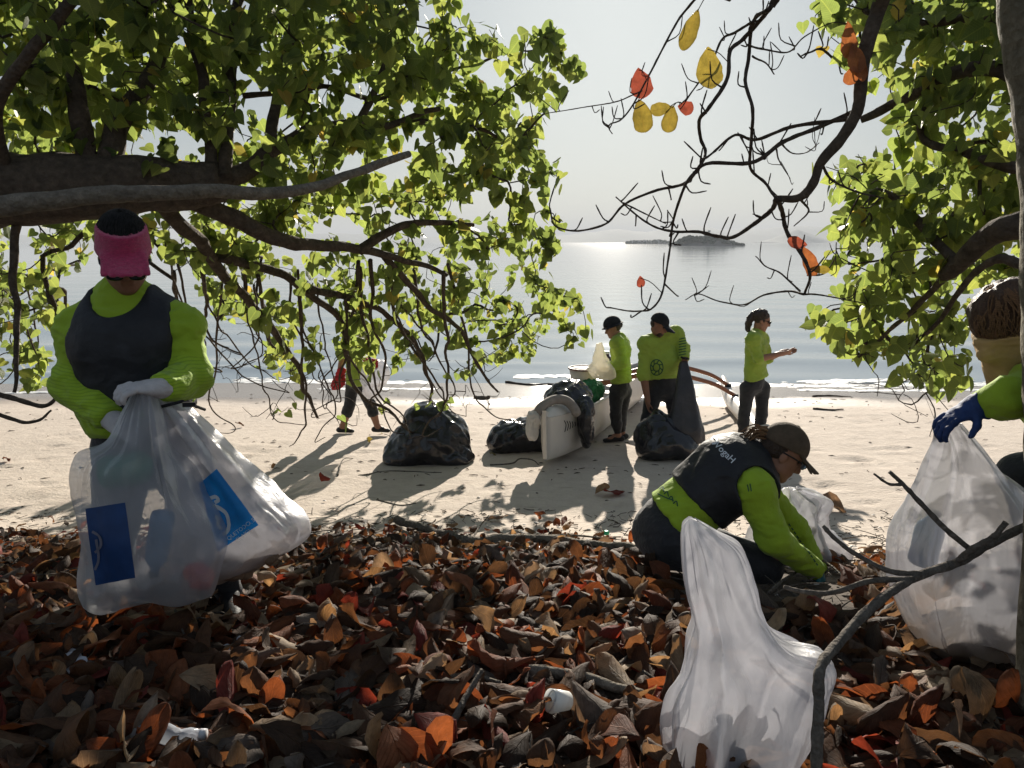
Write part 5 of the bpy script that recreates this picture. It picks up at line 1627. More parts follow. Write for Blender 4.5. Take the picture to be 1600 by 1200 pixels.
def instances(V, T, UV, mats4, tints, name, m):
    """many copies of one blade as one mesh"""
    n, k = len(mats4), len(V)
    M = np.asarray(mats4)
    W = np.einsum('nij,kj->nki', M[:, :3, :3], V) + M[:, None, :3, 3]
    F = (T[None] + (np.arange(n) * k)[:, None, None]).reshape(-1, 3)
    return raw_mesh(name, W.reshape(-1, 3), F, m, True, np.tile(UV, (n, 1)), {'tint': np.repeat(tints, k)})
def orient(loc, d, nrm, s):
    d = unit(d); nrm = np.asarray(nrm, float); nrm = nrm - d * (nrm @ d); nrm = unit(nrm)
    M = np.eye(4); M[:3, 0] = d * s; M[:3, 1] = np.cross(nrm, d) * s; M[:3, 2] = nrm * s; M[:3, 3] = loc
    return M
def inside(poly, u, v):
    c = False; j = len(poly) - 1
    for i in range(len(poly)):
        if (poly[i][1] > v) != (poly[j][1] > v) and u < (poly[j][0] - poly[i][0]) * (v - poly[i][1]) / (poly[j][1] - poly[i][1]) + poly[i][0]: c = not c
        j = i
    return c

class Tree:
    def __init__(self, name, base, label, m, mt, cat='tree'):
        self.root = thing(name, base, label, cat); self.m, self.mt = m, mt
        self.nodes, self.par, self.fix = [], [], []                # skeleton; fix = known radius or 0
        self.leaves, self.tint = [], []
        self.lr = np.random.default_rng(abs(hash(label)) % 1000 if False else len(label) * 7)
    def limb(self, pts, r0, r1, n=None, part='limb', m=None, sides=12, wob=.0, rough=.12, start=None):
        p = smooth_path(pts, n or 8 * len(pts))
        if wob:
            w = np.stack([fbm(p * 3.1 + 7 * q, 2, q + len(self.nodes)) for q in range(3)], 1)
            t = np.linspace(0, 1, len(p))[:, None]
            p = p + w * wob * np.minimum(t * 4, 1)
        rad = np.linspace(r0, r1, len(p)) * (1 + (.07 if r0 < .04 else .02) * np.sin(np.arange(len(p)) * 1.7))
        v, f = tube(p, rad, sides, len(self.nodes), rough)
        put(part, raw_mesh(part, v, f, m or self.m), self.root)
        i0 = len(self.nodes)
        for k, q in enumerate(p):
            self.nodes.append(q); self.par.append(i0 + k - 1 if k else (start if start is not None else -1)); self.fix.append(rad[k])
        return p
    def grow(self, targets, step=.22, wob=.05, droop=0.0):
        """each target joins the nearest bit of wood; the nearest targets first"""
        T = [np.asarray(t, float) for t in targets]
        N0 = np.array(self.nodes)
        T.sort(key=lambda t: np.linalg.norm(N0 - t, axis=1).min())
        tips = []
        nodes = list(self.nodes); arr = np.zeros((len(nodes) + 60 * len(T), 3)); arr[:len(nodes)] = nodes; cnt = len(nodes)
        for t in T:
            d = np.linalg.norm(arr[:cnt] - t, axis=1)
            # prefer wood that lies behind the target as seen from the trunk
            i = int(np.argmin(d + .12 * np.maximum(0, arr[:cnt, 2] * 0)))
            a = arr[i]; L = d[i]; k = max(2, int(L / step) + 1)
            prev = i
            side = self.lr.normal(0, 1, 3) * wob * L
            for s in range(1, k + 1):
                q = s / k
                p = a + (t - a) * q + side * math.sin(q * math.pi) + np.array([0, 0, droop * L * math.sin(q * math.pi)]) + self.lr.normal(0, .018, 3) * (s < k)
                arr[cnt] = p; self.nodes.append(p); self.par.append(prev); self.fix.append(0); prev = cnt; cnt += 1
            tips.append(prev)
        return tips
    def wood(self, tip_r=.0035, name='branches', e=.5, maxr=.03, split=None):
        """twigs with the pipe rule, as one mesh of thin tubes"""
        n = len(self.nodes); w = np.zeros(n)
        ch = [[] for _ in range(n)]
        for i, p in enumerate(self.par):
            if p >= 0: ch[p].append(i)
        for i in range(n - 1, -1, -1):
            if not self.fix[i]:
                w[i] = max(1.0, sum(w[c] for c in ch[i]))
        mb_v, mb_f, cnt = [], [], 0
        done = np.zeros(n, bool)
        for i in range(n):
            if self.fix[i] or done[i]: continue
            p = self.par[i]
            chain = [p, i]; done[i] = True
            cur = i
            while True:
                c = [q for q in ch[cur] if not done[q] and not self.fix[q]]
                if not c: break
                cur = max(c, key=lambda q: w[q]); done[cur] = True; chain.append(cur)
            pts = np.array([self.nodes[q] for q in chain])
            rad = np.minimum(tip_r * w[chain[1:]] ** e, maxr); rad = np.concatenate([[rad[0]], rad]); rad[-1] *= .6
            sides = 6 if rad[0] > .006 else 4
            if len(pts) > 2:
                both = smooth_path(np.column_stack([pts, rad]), 2 * len(pts)); pts, rad = both[:, :3], np.maximum(both[:, 3], .001)
            v, f = tube(pts, rad, sides)
            mb_v.append(v); mb_f += [tuple(x + cnt for x in q) for q in f]; cnt += len(v)
        if not cnt: return
        o = put(name, raw_mesh(name, np.concatenate(mb_v), mb_f, self.mt), self.root)
        o['kind'] = 'stuff'
    def foliate(self, tips, per=(7, 12), size=(.065, .115), reach=.16, hang=.75):
        for t in tips:
            p = np.asarray(self.nodes[t]); q = np.asarray(self.nodes[self.par[t]])
            ax_ = unit(p - q + 1e-6)
            for k in range(self.lr.integers(*per)):
                s = self.lr.uniform(*size)
                o = p - ax_ * self.lr.uniform(0, reach) + self.lr.normal(0, .035, 3)
                d = unit(self.lr.normal(0, .55, 3) + ax_ * .35 + np.array([0, 0, -hang]))
                nr = self.lr.normal(0, 1, 3) * np.array([.8, 1.0, .5]) + np.array([0, -.5, .5])
                stalk = unit(d * .3 + self.lr.normal(0, .6, 3)) * self.lr.uniform(.02, .06)
                self.leaves.append(orient(o + stalk, d, nr, s)); self.tint.append(self.lr.uniform() ** 1.0)
    def finish(self, m, count=300, names='leaf', mass='foliage'):
        L = np.array(self.leaves); t = np.array(self.tint)
        c = L[:, :3, 3] + L[:, :3, 0] * .4
        pr = proj(c); sz = np.linalg.norm(L[:, :3, 0], axis=1) / pr[:, 2]
        # how open the blade faces us, and that nothing of the crown lies right in front
        view = c - np.array([0, 0, CAMZ]); view /= np.linalg.norm(view, axis=1)[:, None]
        face = np.abs((L[:, :3, 2] / np.linalg.norm(L[:, :3, 2], axis=1)[:, None] * view).sum(1))
        vis = (pr[:, 0] > 8) & (pr[:, 0] < 1592) & (pr[:, 1] > 8) & (pr[:, 1] < 1192)
        occ = np.zeros(len(c))
        order = np.argsort(pr[:, 2])
        seen = {}
        for i in order:
            key = (int(pr[i, 0] // 18), int(pr[i, 1] // 18))
            occ[i] = seen.get(key, 0); seen[key] = seen.get(key, 0) + 1
        score = sz * (.35 + face) * vis * (occ == 0)
        pick = np.argsort(-score)[:count]; pick = pick[score[pick] > 0]
        rest = np.ones(len(c), bool); rest[pick] = False
        one = raw_mesh(names, LEAF_V, LEAF_F, m, True, LEAF_UV)
        base = np.array(self.root.location)
        for i in pick:
            o = bpy.data.objects.new(names, one); COL.objects.link(o); o.parent = self.root
            M = L[i].copy(); M[:3, 3] -= base
            o.matrix_local = Matrix(M.tolist())
        o = put(mass, instances(LEAF_V, LEAF_T, LEAF_UV, L[rest], t[rest], mass, m), self.root); o['kind'] = 'stuff'
        print(self.root.name, 'leaves', len(L))

def cloud(poly, n, dfun, lr, mind=.16, excl=()):
    """points spread through a crown: an outline in the picture and the depth it has there"""
    us = [p[0] for p in poly]; vs_ = [p[1] for p in poly]
    pts = []
    tries = 0
    while len(pts) < n and tries < n * 60:
        tries += 1
        u, v = lr.uniform(min(us), max(us)), lr.uniform(min(vs_), max(vs_))
        if not inside(poly, u, v): continue
        if any(inside(e, u, v) and lr.uniform() > .12 for e in excl): continue
        p = P(u, v, dfun(u, v, lr))
        if pts and np.min(np.linalg.norm(np.array(pts) - p, axis=1)) < mind: continue
        pts.append(p)
    return pts

# ------------------------------------------------------------------ the leaning tree that fills the upper left
lt = Tree('leaning_tree', (-5.0, 4.5, float(gz(-5.0, 4.5))), 'big leaning tree with heart-shaped leaves and dark limbs spreading over the beach', M_bark, M_barktwig)
bz = float(gz(-5.0, 4.5))
lrl0 = np.random.default_rng(21)
lt.limb([(-5.0, 4.5, bz - .3), (-4.7, 4.5, bz + .9), P(-260, 350, 4.6), P(-60, 300, 4.7), P(120, 285, 4.8), P(260, 288, 4.9), P(350, 290, 5.0)], .34, .14, 60, 'trunk', wob=.05, sides=18, rough=.2)
Lm = lambda *a, **k: lt.limb(*a, **k)
Lm([P(300, 285, 4.95), P(380, 268, 5.1), P(440, 222, 5.3), P(520, 192, 5.5), P(600, 196, 5.8), P(690, 170, 6.1)], .07, .018, wob=.04)
Lm([P(280, 300, 4.95), P(370, 345, 5.2), P(450, 378, 5.5), P(540, 388, 5.9), P(610, 398, 6.2), P(700, 430, 6.6)], .07, .018, wob=.04)
Lm([P(560, 392, 6.0), P(610, 358, 6.1), P(660, 345, 6.3), P(740, 352, 6.6)], .04, .018, wob=.03)
Lm([P(230, 300, 4.9), P(300, 360, 5.3), P(350, 420, 5.9), P(400, 480, 6.5), P(440, 540, 7.0), P(480, 610, 7.5), P(498, 648, 7.7)], .055, .014, wob=.06)
Lm([P(340, 400, 5.7), P(430, 430, 6.1), P(510, 470, 6.6), P(540, 540, 7.2), P(560, 610, 7.7), P(640, 672, 8.0)], .04, .013, wob=.07)
Lm([P(480, 450, 6.3), P(560, 470, 6.8), P(640, 520, 7.3), P(668, 590, 7.7), P(672, 632, 7.9)], .035, .012, wob=.06)
Lm([P(600, 400, 6.2), P(660, 470, 6.8), P(720, 520, 7.3), P(758, 585, 7.7), P(775, 610, 7.8)], .03, .010, wob=.06)
Lm([P(140, 275, 4.8), P(125, 160, 4.8), P(105, 60, 4.9), P(90, -60, 5.0)], .065, .04, wob=.05)
Lm([P(165, 270, 4.8), P(190, 180, 4.9), P(225, 130, 5.0), P(262, 50, 5.2), P(280, -40, 5.3)], .075, .035, wob=.06)
Lm([P(330, 285, 5.0), P(322, 160, 5.1), P(300, 60, 5.2), P(290, -40, 5.3)], .04, .025, wob=.04)
Lm([P(350, 280, 5.0), P(355, 170, 5.2), P(365, 70, 5.4), P(382, -40, 5.5)], .045, .03, wob=.04)
Lm([P(420, 235, 5.2), P(440, 140, 5.4), P(455, 60, 5.6), P(470, -40, 5.7)], .04, .025, wob=.04)
Lm([P(560, 195, 5.6), P(600, 110, 5.9), P(640, 40, 6.2), P(660, -50, 6.4)], .03, .02, wob=.04)
Lm([P(20, 290, 4.7), P(-5, 180, 4.4), P(40, 100, 4.3), P(110, 0, 4.2)], .04, .03, wob=.03)
Lm([P(380, 150, 5.4), P(500, 140, 5.7), P(600, 150, 5.9), P(700, 110, 6.2), P(800, 80, 6.5)], .02, .009, wob=.05)
Lm([P(640, 190, 6.0), P(740, 200, 6.3), P(800, 215, 6.6), P(853, 177, 6.5)], .018, .008, wob=.04)
Lm([P(-120, 620, 4.6), P(0, 618, 4.5), P(70, 632, 4.4), P(95, 600, 4.4)], .022, .008, wob=.03)
Lm([P(-120, 560, 4.8), P(0, 650, 4.6), P(55, 655, 4.5), P(80, 640, 4.5)], .016, .006, wob=.03)
Lm([P(40, 300, 4.75), P(20, 420, 4.7), P(30, 530, 4.6), P(20, 610, 4.5)], .03, .010, wob=.05)
for k in range(26):                                                # drooping, mostly leafless lower branches
    u0 = lrl0.uniform(260, 700); v0 = lrl0.uniform(390, 470); D0 = 5.9 + (v0 - 390) / 90 + lrl0.uniform(-.3, .5)
    du = lrl0.normal(40, 50); v1 = lrl0.uniform(560, 690) - (60 if u0 < 330 else 0)
    Lm([P(u0, v0, D0), P(u0 + du * .2, v0 * .6 + v1 * .4, D0 + .6), P(u0 + du * .75 + lrl0.normal(0, 14), v0 * .2 + v1 * .8, D0 + 1.1), P(u0 + du + lrl0.normal(0, 26), v1, D0 + 1.4), P(u0 + du * 1.3 + lrl0.normal(0, 34), v1 + lrl0.uniform(-22, 12), D0 + 1.5)], lrl0.uniform(.010, .02), .0035, wob=.07, part='drooping_branch', sides=7)
lt_pale = lt.limb([P(-140, 352, 3.55), P(0, 322, 3.6), P(120, 306, 3.7), P(250, 303, 3.8), P(345, 300, 3.95), P(470, 298, 4.3), P(545, 275, 4.6), P(640, 240, 5.0)], .052, .022, 60, 'pale_limb', M_barkpale, 14, .02, .18)
def dl(u, v, lr):
    near = np.interp(v, [0, 250, 400, 560, 640], [4.3, 4.8, 5.6, 6.6, 7.2]); far = np.interp(v, [0, 250, 400, 520, 640], [6.4, 7.4, 9.0, 10.6, 10.6]) if not 490 < u < 630 else np.interp(v, [0, 400, 640], [6.6, 8.2, 9.0])
    near = near + np.interp(u, [0, 500, 900], [-.2, .1, 1.2])
    return lr.uniform(near, max(far, near + .6))
poly_l = [(-160, -120), (700, -120), (715, 30), (760, 10), (790, 90), (830, 40), (905, 70), (895, 150), (855, 200), (870, 270), (835, 320), (868, 365), (870, 440), (905, 462), (905, 540), (850, 500), (838, 560), (780, 560), (700, 575), (640, 570), (560, 560),
          (470, 570), (400, 560), (335, 575), (320, 430), (260, 385), (140, 370), (105, 420), (85, 520), (60, 600), (-100, 620), (-160, 300)]
gap_l = [[(0, 340), (60, 340), (50, 400), (0, 400)], [(330, 500), (420, 500), (420, 570), (330, 570)], [(480, 500), (540, 510), (530, 560), (470, 550)], [(760, 70), (800, 60), (790, 120), (735, 125)], [(0, 20), (60, 10), (80, 70), (20, 80)], [(100, 235), (340, 215), (340, 250), (110, 262)]]
lrl = np.random.default_rng(5)
tips = lt.grow(cloud(poly_l, 1250, dl, lrl, .095, gap_l), .2, .12)
lt.foliate(tips, (6, 10), (.065, .125))
tipsb = lt.grow(cloud([(330, 520), (560, 500), (700, 560), (790, 570), (800, 600), (790, 640), (740, 640), (640, 690), (560, 680), (480, 640), (420, 660), (330, 640)], 120, lambda u, v, lr: lr.uniform(6.9, 8.2), lrl, .12), .16, .22)
lt.foliate(tipsb[::9], (2, 4))
tipsc = lt.grow(cloud([(800, 290), (885, 330), (880, 380), (905, 455), (920, 520), (860, 560), (830, 500)], 16, lambda u, v, lr: lr.uniform(6.8, 7.6), lrl, .1), .2, .1)
lt.foliate(tipsc, (5, 8))
lt.wood(.0036, 'branches', .46, .022)
lt.finish(M_leaf)
# ------------------------------------------------------------------ leafy tree on the right
rt = Tree('shore_tree', (4.4, 3.6, float(gz(4.4, 3.6))), 'leafy tree with heart-shaped leaves reaching in behind the stooping person', M_bark, M_barktwig)
bz = float(gz(4.4, 3.6))
rt.limb([(4.4, 3.6, bz - .3), (4.2, 3.6, bz + .9), P(1960, 300, 3.5), P(1900, 120, 3.5), P(1840, -120, 3.5)], .2, .12, 40, 'trunk', wob=.04, sides=16, rough=.2)
rt.limb([(4.2, 3.6, bz + 1.0), P(1760, 330, 3.4), P(1600, 358, 3.4), P(1550, 372, 3.5), P(1495, 415, 3.7), P(1470, 432, 3.8)], .085, .034, wob=.03)
rt.limb([P(1490, 418, 3.7), P(1440, 470, 4.0), P(1390, 515, 4.3), P(1335, 560, 4.6)], .02, .008, wob=.03)
rt.limb([P(1760, 330, 3.4), P(1640, 420, 3.3), P(1560, 405, 3.4), P(1510, 440, 3.6), P(1450, 520, 4.0)], .03, .010, wob=.03)
rt.limb([P(1900, 120, 3.5), P(1700, 160, 3.6), P(1560, 110, 3.8), P(1470, 120, 4.0), P(1400, 160, 4.3), P(1345, 188, 4.4)], .05, .02, wob=.03)
rt.limb([P(1940, 260, 3.5), P(1700, 262, 3.6), P(1590, 262, 3.7), P(1510, 238, 3.9), P(1446, 220, 4.1), P(1440, 180, 4.1), P(1466, 140, 4.2)], .035, .012, wob=.02)
rt.limb([P(1495, 412, 3.7), P(1420, 330, 4.1), P(1370, 300, 4.3), P(1310, 290, 4.5)], .026, .008, wob=.03)
rt.limb([P(1840, -60, 3.5), P(1640, 0, 3.7), P(1500, 25, 4.1), P(1390, 40, 4.4)], .04, .014, wob=.04)
poly_r = [(1262, -60), (1700, -60), (1720, 440), (1600, 420), (1525, 440), (1515, 560), (1490, 600), (1430, 610), (1395, 560), (1335, 545), (1290, 560), (1262, 520), (1300, 470), (1330, 440), (1300, 395), (1275, 380), (1310, 335), (1285, 300), (1290, 260), (1350, 235), (1420, 225), (1350, 140), (1330, 70), (1300, 60), (1268, 35)]
gap_r = [[(1380, 55), (1460, 40), (1450, 80), (1390, 100)], [(1420, 200), (1440, 200), (1450, 260), (1410, 260)], [(1270, 330), (1290, 330), (1290, 420), (1260, 420)], [(1500, 170), (1560, 160), (1540, 210), (1500, 220)], [(1390, 470), (1440, 450), (1440, 500), (1400, 520)], [(1550, 380), (1600, 360), (1600, 420), (1550, 420)]]
lrr = np.random.default_rng(15)
tips = rt.grow(cloud(poly_r, 520, lambda u, v, lr: lr.uniform(3.7, 5.6), lrr, .12, gap_r), .18, .10)
rt.foliate(tips, (5, 9), (.055, .105))
tb_ = rt.grow(cloud([(1270, 540), (1500, 560), (1510, 680), (1440, 690), (1330, 620)], 26, lambda u, v, lr: lr.uniform(4.2, 5.2), lrr, .1), .12, .25)
rt.wood(.0030, 'branches', .46, .016)
rt.finish(M_leaf)

# ------------------------------------------------------------------ almond tree: near trunk at the edge, bare crooked branches, a few turned leaves
at_ = Tree('almond_tree', P(1665, 1050, 1.95), 'almost bare almond tree with pale trunk at the frame edge and a few red leaves', M_barktwig, M_barktwig)
g0 = P(1665, 1050, 1.95); g0[2] = float(gz(g0[0], g0[1])) - .1
at_.root.location = [float(x) for x in g0]
at_.limb([g0, P(1672, 800, 1.93), P(1672, 600, 1.92), P(1668, 380, 1.92), P(1656, 180, 1.93), P(1632, 0, 1.95), P(1600, -220, 2.0), P(1560, -420, 2.1)], .105, .09, 60, 'trunk', bark('mossy_pale_bark', (.10, .09, .06), (.30, .26, .19), 22), 20, .01, .06)
DA = 3.7
def br(pts, r0, r1, part='branch', D=DA, dd=0.0, wob=.012):
    n = len(pts)
    return at_.limb([P(u, v, D + dd * math.sin(k * 1.3 + u * .01)) for k, (u, v) in enumerate(pts)], r0, r1, 6 * n, part, None, 8, wob, .22)
at_.limb([P(1585, -330, 2.05), P(1500, -230, 2.7), P(1420, -100, 3.4), P(1378, 0, 3.7), P(1357, 67, 3.7), P(1347, 120, 3.7), P(1340, 170, 3.7), P(1313, 217, 3.7), P(1283, 253, 3.7), P(1270, 287, 3.7), P(1248, 309, 3.7), P(1213, 310, 3.7)], .042, .016, 70, 'limb', M_bark, 12, .01, .2)
at_.limb([P(1420, -100, 3.4), P(1330, -110, 3.5), P(1240, -40, 3.6), P(1205, 10, 3.65)], .028, .017, 30, 'limb', M_bark, 10, .01, .2)
# crooked branches, each traced in order from its fork
stem1 = [(1205, 10), (1187, 33), (1160, 62), (1141, 79), (1137, 121), (1107, 167), (1092, 187), (1095, 217), (1103, 237), (1091, 260), (1070, 287), (1057, 325), (1051, 362), (1047, 396), (1037, 450), (1020, 481), (1000, 487), (978, 485), (951, 481)]
stem2 = [(1200, 15), (1178, 33), (1168, 92), (1164, 129), (1176, 167), (1174, 217), (1172, 262), (1195, 287), (1214, 310)]
B1 = [(1213, 310), (1206, 329), (1176, 354), (1145, 371), (1120, 369), (1091, 362), (1053, 362), (1020, 352), (987, 329), (962, 308)]
B2 = [(1216, 312), (1222, 335), (1228, 362), (1249, 400), (1262, 433), (1256, 460)]
B3 = [(1256, 460), (1232, 454), (1195, 460), (1162, 475), (1128, 471), (1091, 458), (1070, 468)]
B4 = [(1250, 455), (1224, 429), (1200, 418), (1182, 402)]
B5 = [(1256, 460), (1285, 462), (1320, 470), (1350, 475)]
B6 = [(1262, 430), (1290, 428), (1306, 404), (1308, 380)]
Dd = [(1340, 172), (1320, 181), (1260, 208), (1220, 225), (1174, 256), (1103, 258), (1070, 287), (1020, 298), (974, 317), (945, 348), (901, 362), (866, 354), (858, 325)]
E = [(1335, 185), (1245, 198), (1182, 219), (1149, 210), (1112, 242), (1095, 254)]
Fb = [(1178, 33), (1150, 50), (1130, 62), (1112, 104), (1090, 132), (1074, 154), (1064, 162)]
Gb = [(1141, 0), (1100, -10), (1072, 15), (1053, 42), (1028, 92), (1003, 142), (974, 183), (953, 194), (958, 208)]
Hb = [(1003, 142), (987, 148), (957, 160), (905, 168), (853, 177)]
I1 = [(1168, 70), (1195, 80), (1232, 84), (1252, 62), (1280, 45)]
I2 = [(1345, 105), (1310, 95), (1285, 78), (1262, 82), (1250, 88)]
I3 = [(1176, 88), (1195, 98), (1209, 116)]
K1 = [(1222, 225), (1240, 240), (1262, 238), (1282, 222)]
K2 = [(1213, 232), (1220, 255), (1234, 278)]
K3 = [(1283, 253), (1300, 280), (1340, 300), (1380, 310)]
K4 = [(1250, 310), (1262, 330), (1240, 352)]
K5 = [(974, 317), (1005, 335), (1040, 350)]
for pts, a, b in ((stem1, .013, .004), (stem2, .011, .008), (B1, .014, .004), (B2, .015, .007), (B3, .007, .0025), (B4, .006, .003), (B5, .006, .003), (B6, .006, .0025), (Dd, .014, .004), (E, .012, .005),
                  (Fb, .008, .003), (Gb, .008, .003), (Hb, .004, .0025), (I1, .006, .003), (I2, .009, .004), (I3, .006, .003), (K1, .005, .002), (K2, .005, .002), (K3, .009, .004), (K4, .008, .003), (K5, .005, .003)):
    p = br(pts, a * .85, b * .85, dd=.16)
    for k in range(int(len(pts) * 1.1)):                           # the upturned spurs of the species
        i = int(at_.lr.integers(3, len(p) - 1)); q = p[i]
        d = unit(np.array([at_.lr.normal(0, .8), at_.lr.normal(0, .5), .9 * (1 if at_.lr.uniform() < .75 else -.6)]))
        L = at_.lr.uniform(.04, .12)
        s = np.array([q, q + d * L * .5 + np.array([at_.lr.normal(0, .015), 0, -.012]), q + d * L + np.array([0, 0, .02])])
        r = min(.005, b * 1.3)
        v, f = tube(smooth_path(s, 7), np.array([1, .8, .7, .65, .65, .8, .45]) * r, 6)
        put('spur', raw_mesh('spur', v, f, M_barktwig), at_.root)

def almond_leaf(L=12, W=7, curl=.0, cup=.0, wav=.0, twist=.0, seed=0, ragged=.0):
    """broad blunt blade, narrow at its stalk; stalk joint at the origin, tip along +x, length 1"""
    lr = np.random.default_rng(seed)
    v, uv = [], []
    ph = lr.uniform(0, 6.28, 4); roll = lr.uniform(-.25, .9) * (abs(wav) + .2); side = lr.uniform(-.7, .7)
    for i in range(L):
        t = (1 - math.cos(math.pi * i / (L - 1))) / 2
        w = .27 * max(1 - abs(2 * t ** 1.5 - 1) ** 2.4, 0) ** .6 + .010
        for j in range(W):
            s = math.sin((j / (W - 1) * 2 - 1) * math.pi / 2 * .96) / math.sin(math.pi / 2 * .96)
            e = 1 + ragged * (.5 * math.sin(t * 17 + ph[0] * (1 + (s > 0))) - .5 * lr.uniform()) * (abs(s) > .95)
            a_s = abs(s)
            x, y = t, s * w * e * (1 - .22 * abs(roll) * a_s ** 4)
            z = cup * a_s ** 1.5 * w * (1 + side * (1 if s > 0 else -1)) + roll * .10 * a_s ** 5                       # keel and rolled margin
            z += wav * .055 * a_s ** 2 * math.sin(t * 9 + ph[1 + (s > 0)]) + wav * .018 * math.sin(t * 21 + s * 5 + ph[3])
            tw = twist * (t - .4)
            y, z = y * math.cos(tw) - z * math.sin(tw), y * math.sin(tw) + z * math.cos(tw)
            if abs(curl) > 1e-3:                                   # bend the blade along its length, more towards the tip
                a = curl * t * (.45 + .55 * t)
                px, pz = t * math.cos(a * .45), t * math.sin(a * .45)
                x, z = px - z * math.sin(a), pz + z * math.cos(a)
            v.append((x, y, z)); uv.append((t, s))
    f = [(i * W + j, (i + 1) * W + j, (i + 1) * W + j + 1, i * W + j + 1) for i in range(L - 1) for j in range(W - 1)]
    return np.array(v), f, np.array(uv)
def hung(m, u, v, w, h_, D, ang, seed, name='leaf', curl=.3, face=(0, -1, .1)):
    """a turned leaf hanging from a twig: centre, length in pixels, direction of its tip in the picture (degrees, 0 = right, 90 = down)"""
    V, F, UV = almond_leaf(13, 9, curl, .2, .45, .3, seed, .10)
    L = R(h_, D) * 1.0; a = math.radians(ang)
    d = np.array([math.cos(a), 0, -math.sin(a)])
    M = orient(P(u, v, D) - d * L * .5, d, face, L)
    M[:3, 1] *= (w / h_) / .52
    o = bpy.data.objects.new(name, raw_mesh(name, V, F, m, True, UV)); COL.objects.link(o); o.parent = at_.root
    M[:3, 3] -= np.array(at_.root.location)
    o.data.transform(Matrix(M.tolist()))
    stem0 = P(u, v, D) - d * L * .5                                # stalk to the nearest wood
    nn = np.array(at_.nodes); q = nn[np.argmin(np.linalg.norm(nn - stem0, axis=1))]
    v_, f_ = tube(smooth_path([stem0 + d * .01, stem0 * .5 + q * .5 + (0, 0, .01), q], 6), .0022, 5)
    put('leaf_stalk', raw_mesh('leaf_stalk', v_, f_, M_barktwig), at_.root)
    return o
ML_y = leaf_material('yellowed_almond_leaf', [(0, (.24, .20, .045)), (1, (.32, .27, .06))], .38, .5, (.30, .18, .04), .3, .35, 1, 1.0)
ML_r = leaf_material('red_almond_leaf', [(0, (.27, .06, .05)), (1, (.33, .085, .06))], .38, .5, (.4, .10, .05), .3, .3, 1, 1.0)
ML_o = leaf_material('orange_almond_leaf', [(0, (.30, .10, .045)), (1, (.36, .14, .055))], .38, .5, (.5, .3, .08), .3, .3, 1, 1.0)
for m, u, v, w, hh, ang, sd in ((ML_y, 1107, 108, 38, 62, 85, 1), (ML_y, 1079, 46, 24, 58, 110, 2), (ML_r, 1001, 131, 32, 46, 80, 3), (ML_y, 1003, 181, 31, 48, 75, 4), (ML_y, 1032, 171, 20, 34, 165, 5), (ML_y, 1047, 186, 26, 38, 98, 6),
                                (ML_r, 1071, 169, 20, 24, 15, 7), (ML_r, 1001, 440, 14, 18, 80, 8), (ML_r, 1244, 380, 20, 34, 190, 9), (ML_o, 1264, 408, 24, 52, 60, 10), (ML_y, 1280, 421, 12, 30, 5, 11),
                                (ML_o, 1326, 62, 24, 50, 80, 12), (ML_o, 1336, 92, 24, 44, 75, 13), (ML_o, 1330, 118, 22, 26, 100, 14), (ML_o, 1345, 108, 16, 40, 88, 15)):
    hung(m, u, v, w, hh, DA - .08, ang, sd, curl=.4 if sd % 2 else -.35)

# dead branch poking up in the right foreground
db = Tree('dead_branch', gpt(1272, 1290), 'forked dead branch rising from the leaf litter before the muddy bag', M_barkdead, M_barkdead, 'branch')
db.limb([P(1272, 1300, 1.56), P(1276, 1190, 1.60), P(1280, 1110, 1.63), P(1282, 1045, 1.68), P(1310, 1006, 1.78), P(1360, 950, 1.89), P(1425, 905, 2.0), P(1500, 878, 2.04), P(1545, 852, 2.07), P(1620, 815, 2.12), P(1700, 790, 2.15)], .0135, .012, 80, 'stem', None, 12, .006, .2)
db.limb([P(1490, 884, 2.03), P(1516, 858, 2.0), P(1550, 838, 1.98), P(1570, 815, 1.97)], .0095, .008, 24, 'fork', None, 9, .004, .25)
db.limb([P(1520, 862, 2.02), P(1478, 828, 2.02), P(1440, 790, 2.03), P(1408, 756, 2.04), P(1388, 738, 2.05)], .0085, .0055, 30, 'fork', None, 9, .004, .25)
db.limb([P(1408, 757, 2.04), P(1388, 756, 2.04), P(1365, 740, 2.04)], .005, .003, 12, 'fork', None, 8, .002, .2)
db.limb([P(1440, 897, 2.0), P(1390, 893, 2.03), P(1340, 868, 2.07), P(1308, 845, 2.1), P(1286, 822, 2.12)], .0085, .006, 30, 'fork', None, 9, .005, .25)
db.limb([P(1425, 905, 1.99), P(1360, 908, 2.0), P(1300, 926, 2.02), P(1250, 924, 2.04), P(1224, 917, 2.05)], .009, .006, 30, 'fork', None, 9, .005, .25)
# ------------------------------------------------------------------ leaf litter
KIND = [('rust-red', [(0, (.10, .038, .022)), (.5, (.16, .058, .028)), (1, (.24, .09, .04))]),
        ('dark brown', [(0, (.035, .023, .017)), (.6, (.062, .040, .027)), (1, (.095, .062, .042))]),
        ('tan', [(0, (.17, .12, .075)), (.6, (.25, .185, .12)), (1, (.34, .265, .18))]),
        ('chestnut', [(0, (.07, .036, .022)), (.6, (.11, .058, .033)), (1, (.15, .082, .045))]),
        ('grey-brown', [(0, (.10, .08, .066)), (.6, (.15, .12, .10)), (1, (.22, .185, .155))]),
        ('crimson', [(0, (.15, .03, .024)), (1, (.22, .048, .034))])]
WEIGHT = np.array([.21, .28, .15, .24, .08, .04])
ML = [leaf_material('dead_leaf_' + k.replace(' ', '_').replace('-', '_'), c, .34, .68, tuple(np.minimum(np.array(c[-1][1]) * 1.35, 1)), .16, .5, 1, 1.45, (1.28, .92, .58)) for k, c in KIND]
lrf = np.random.default_rng(77)
SHAPES, SHAPE_CURL = [], []
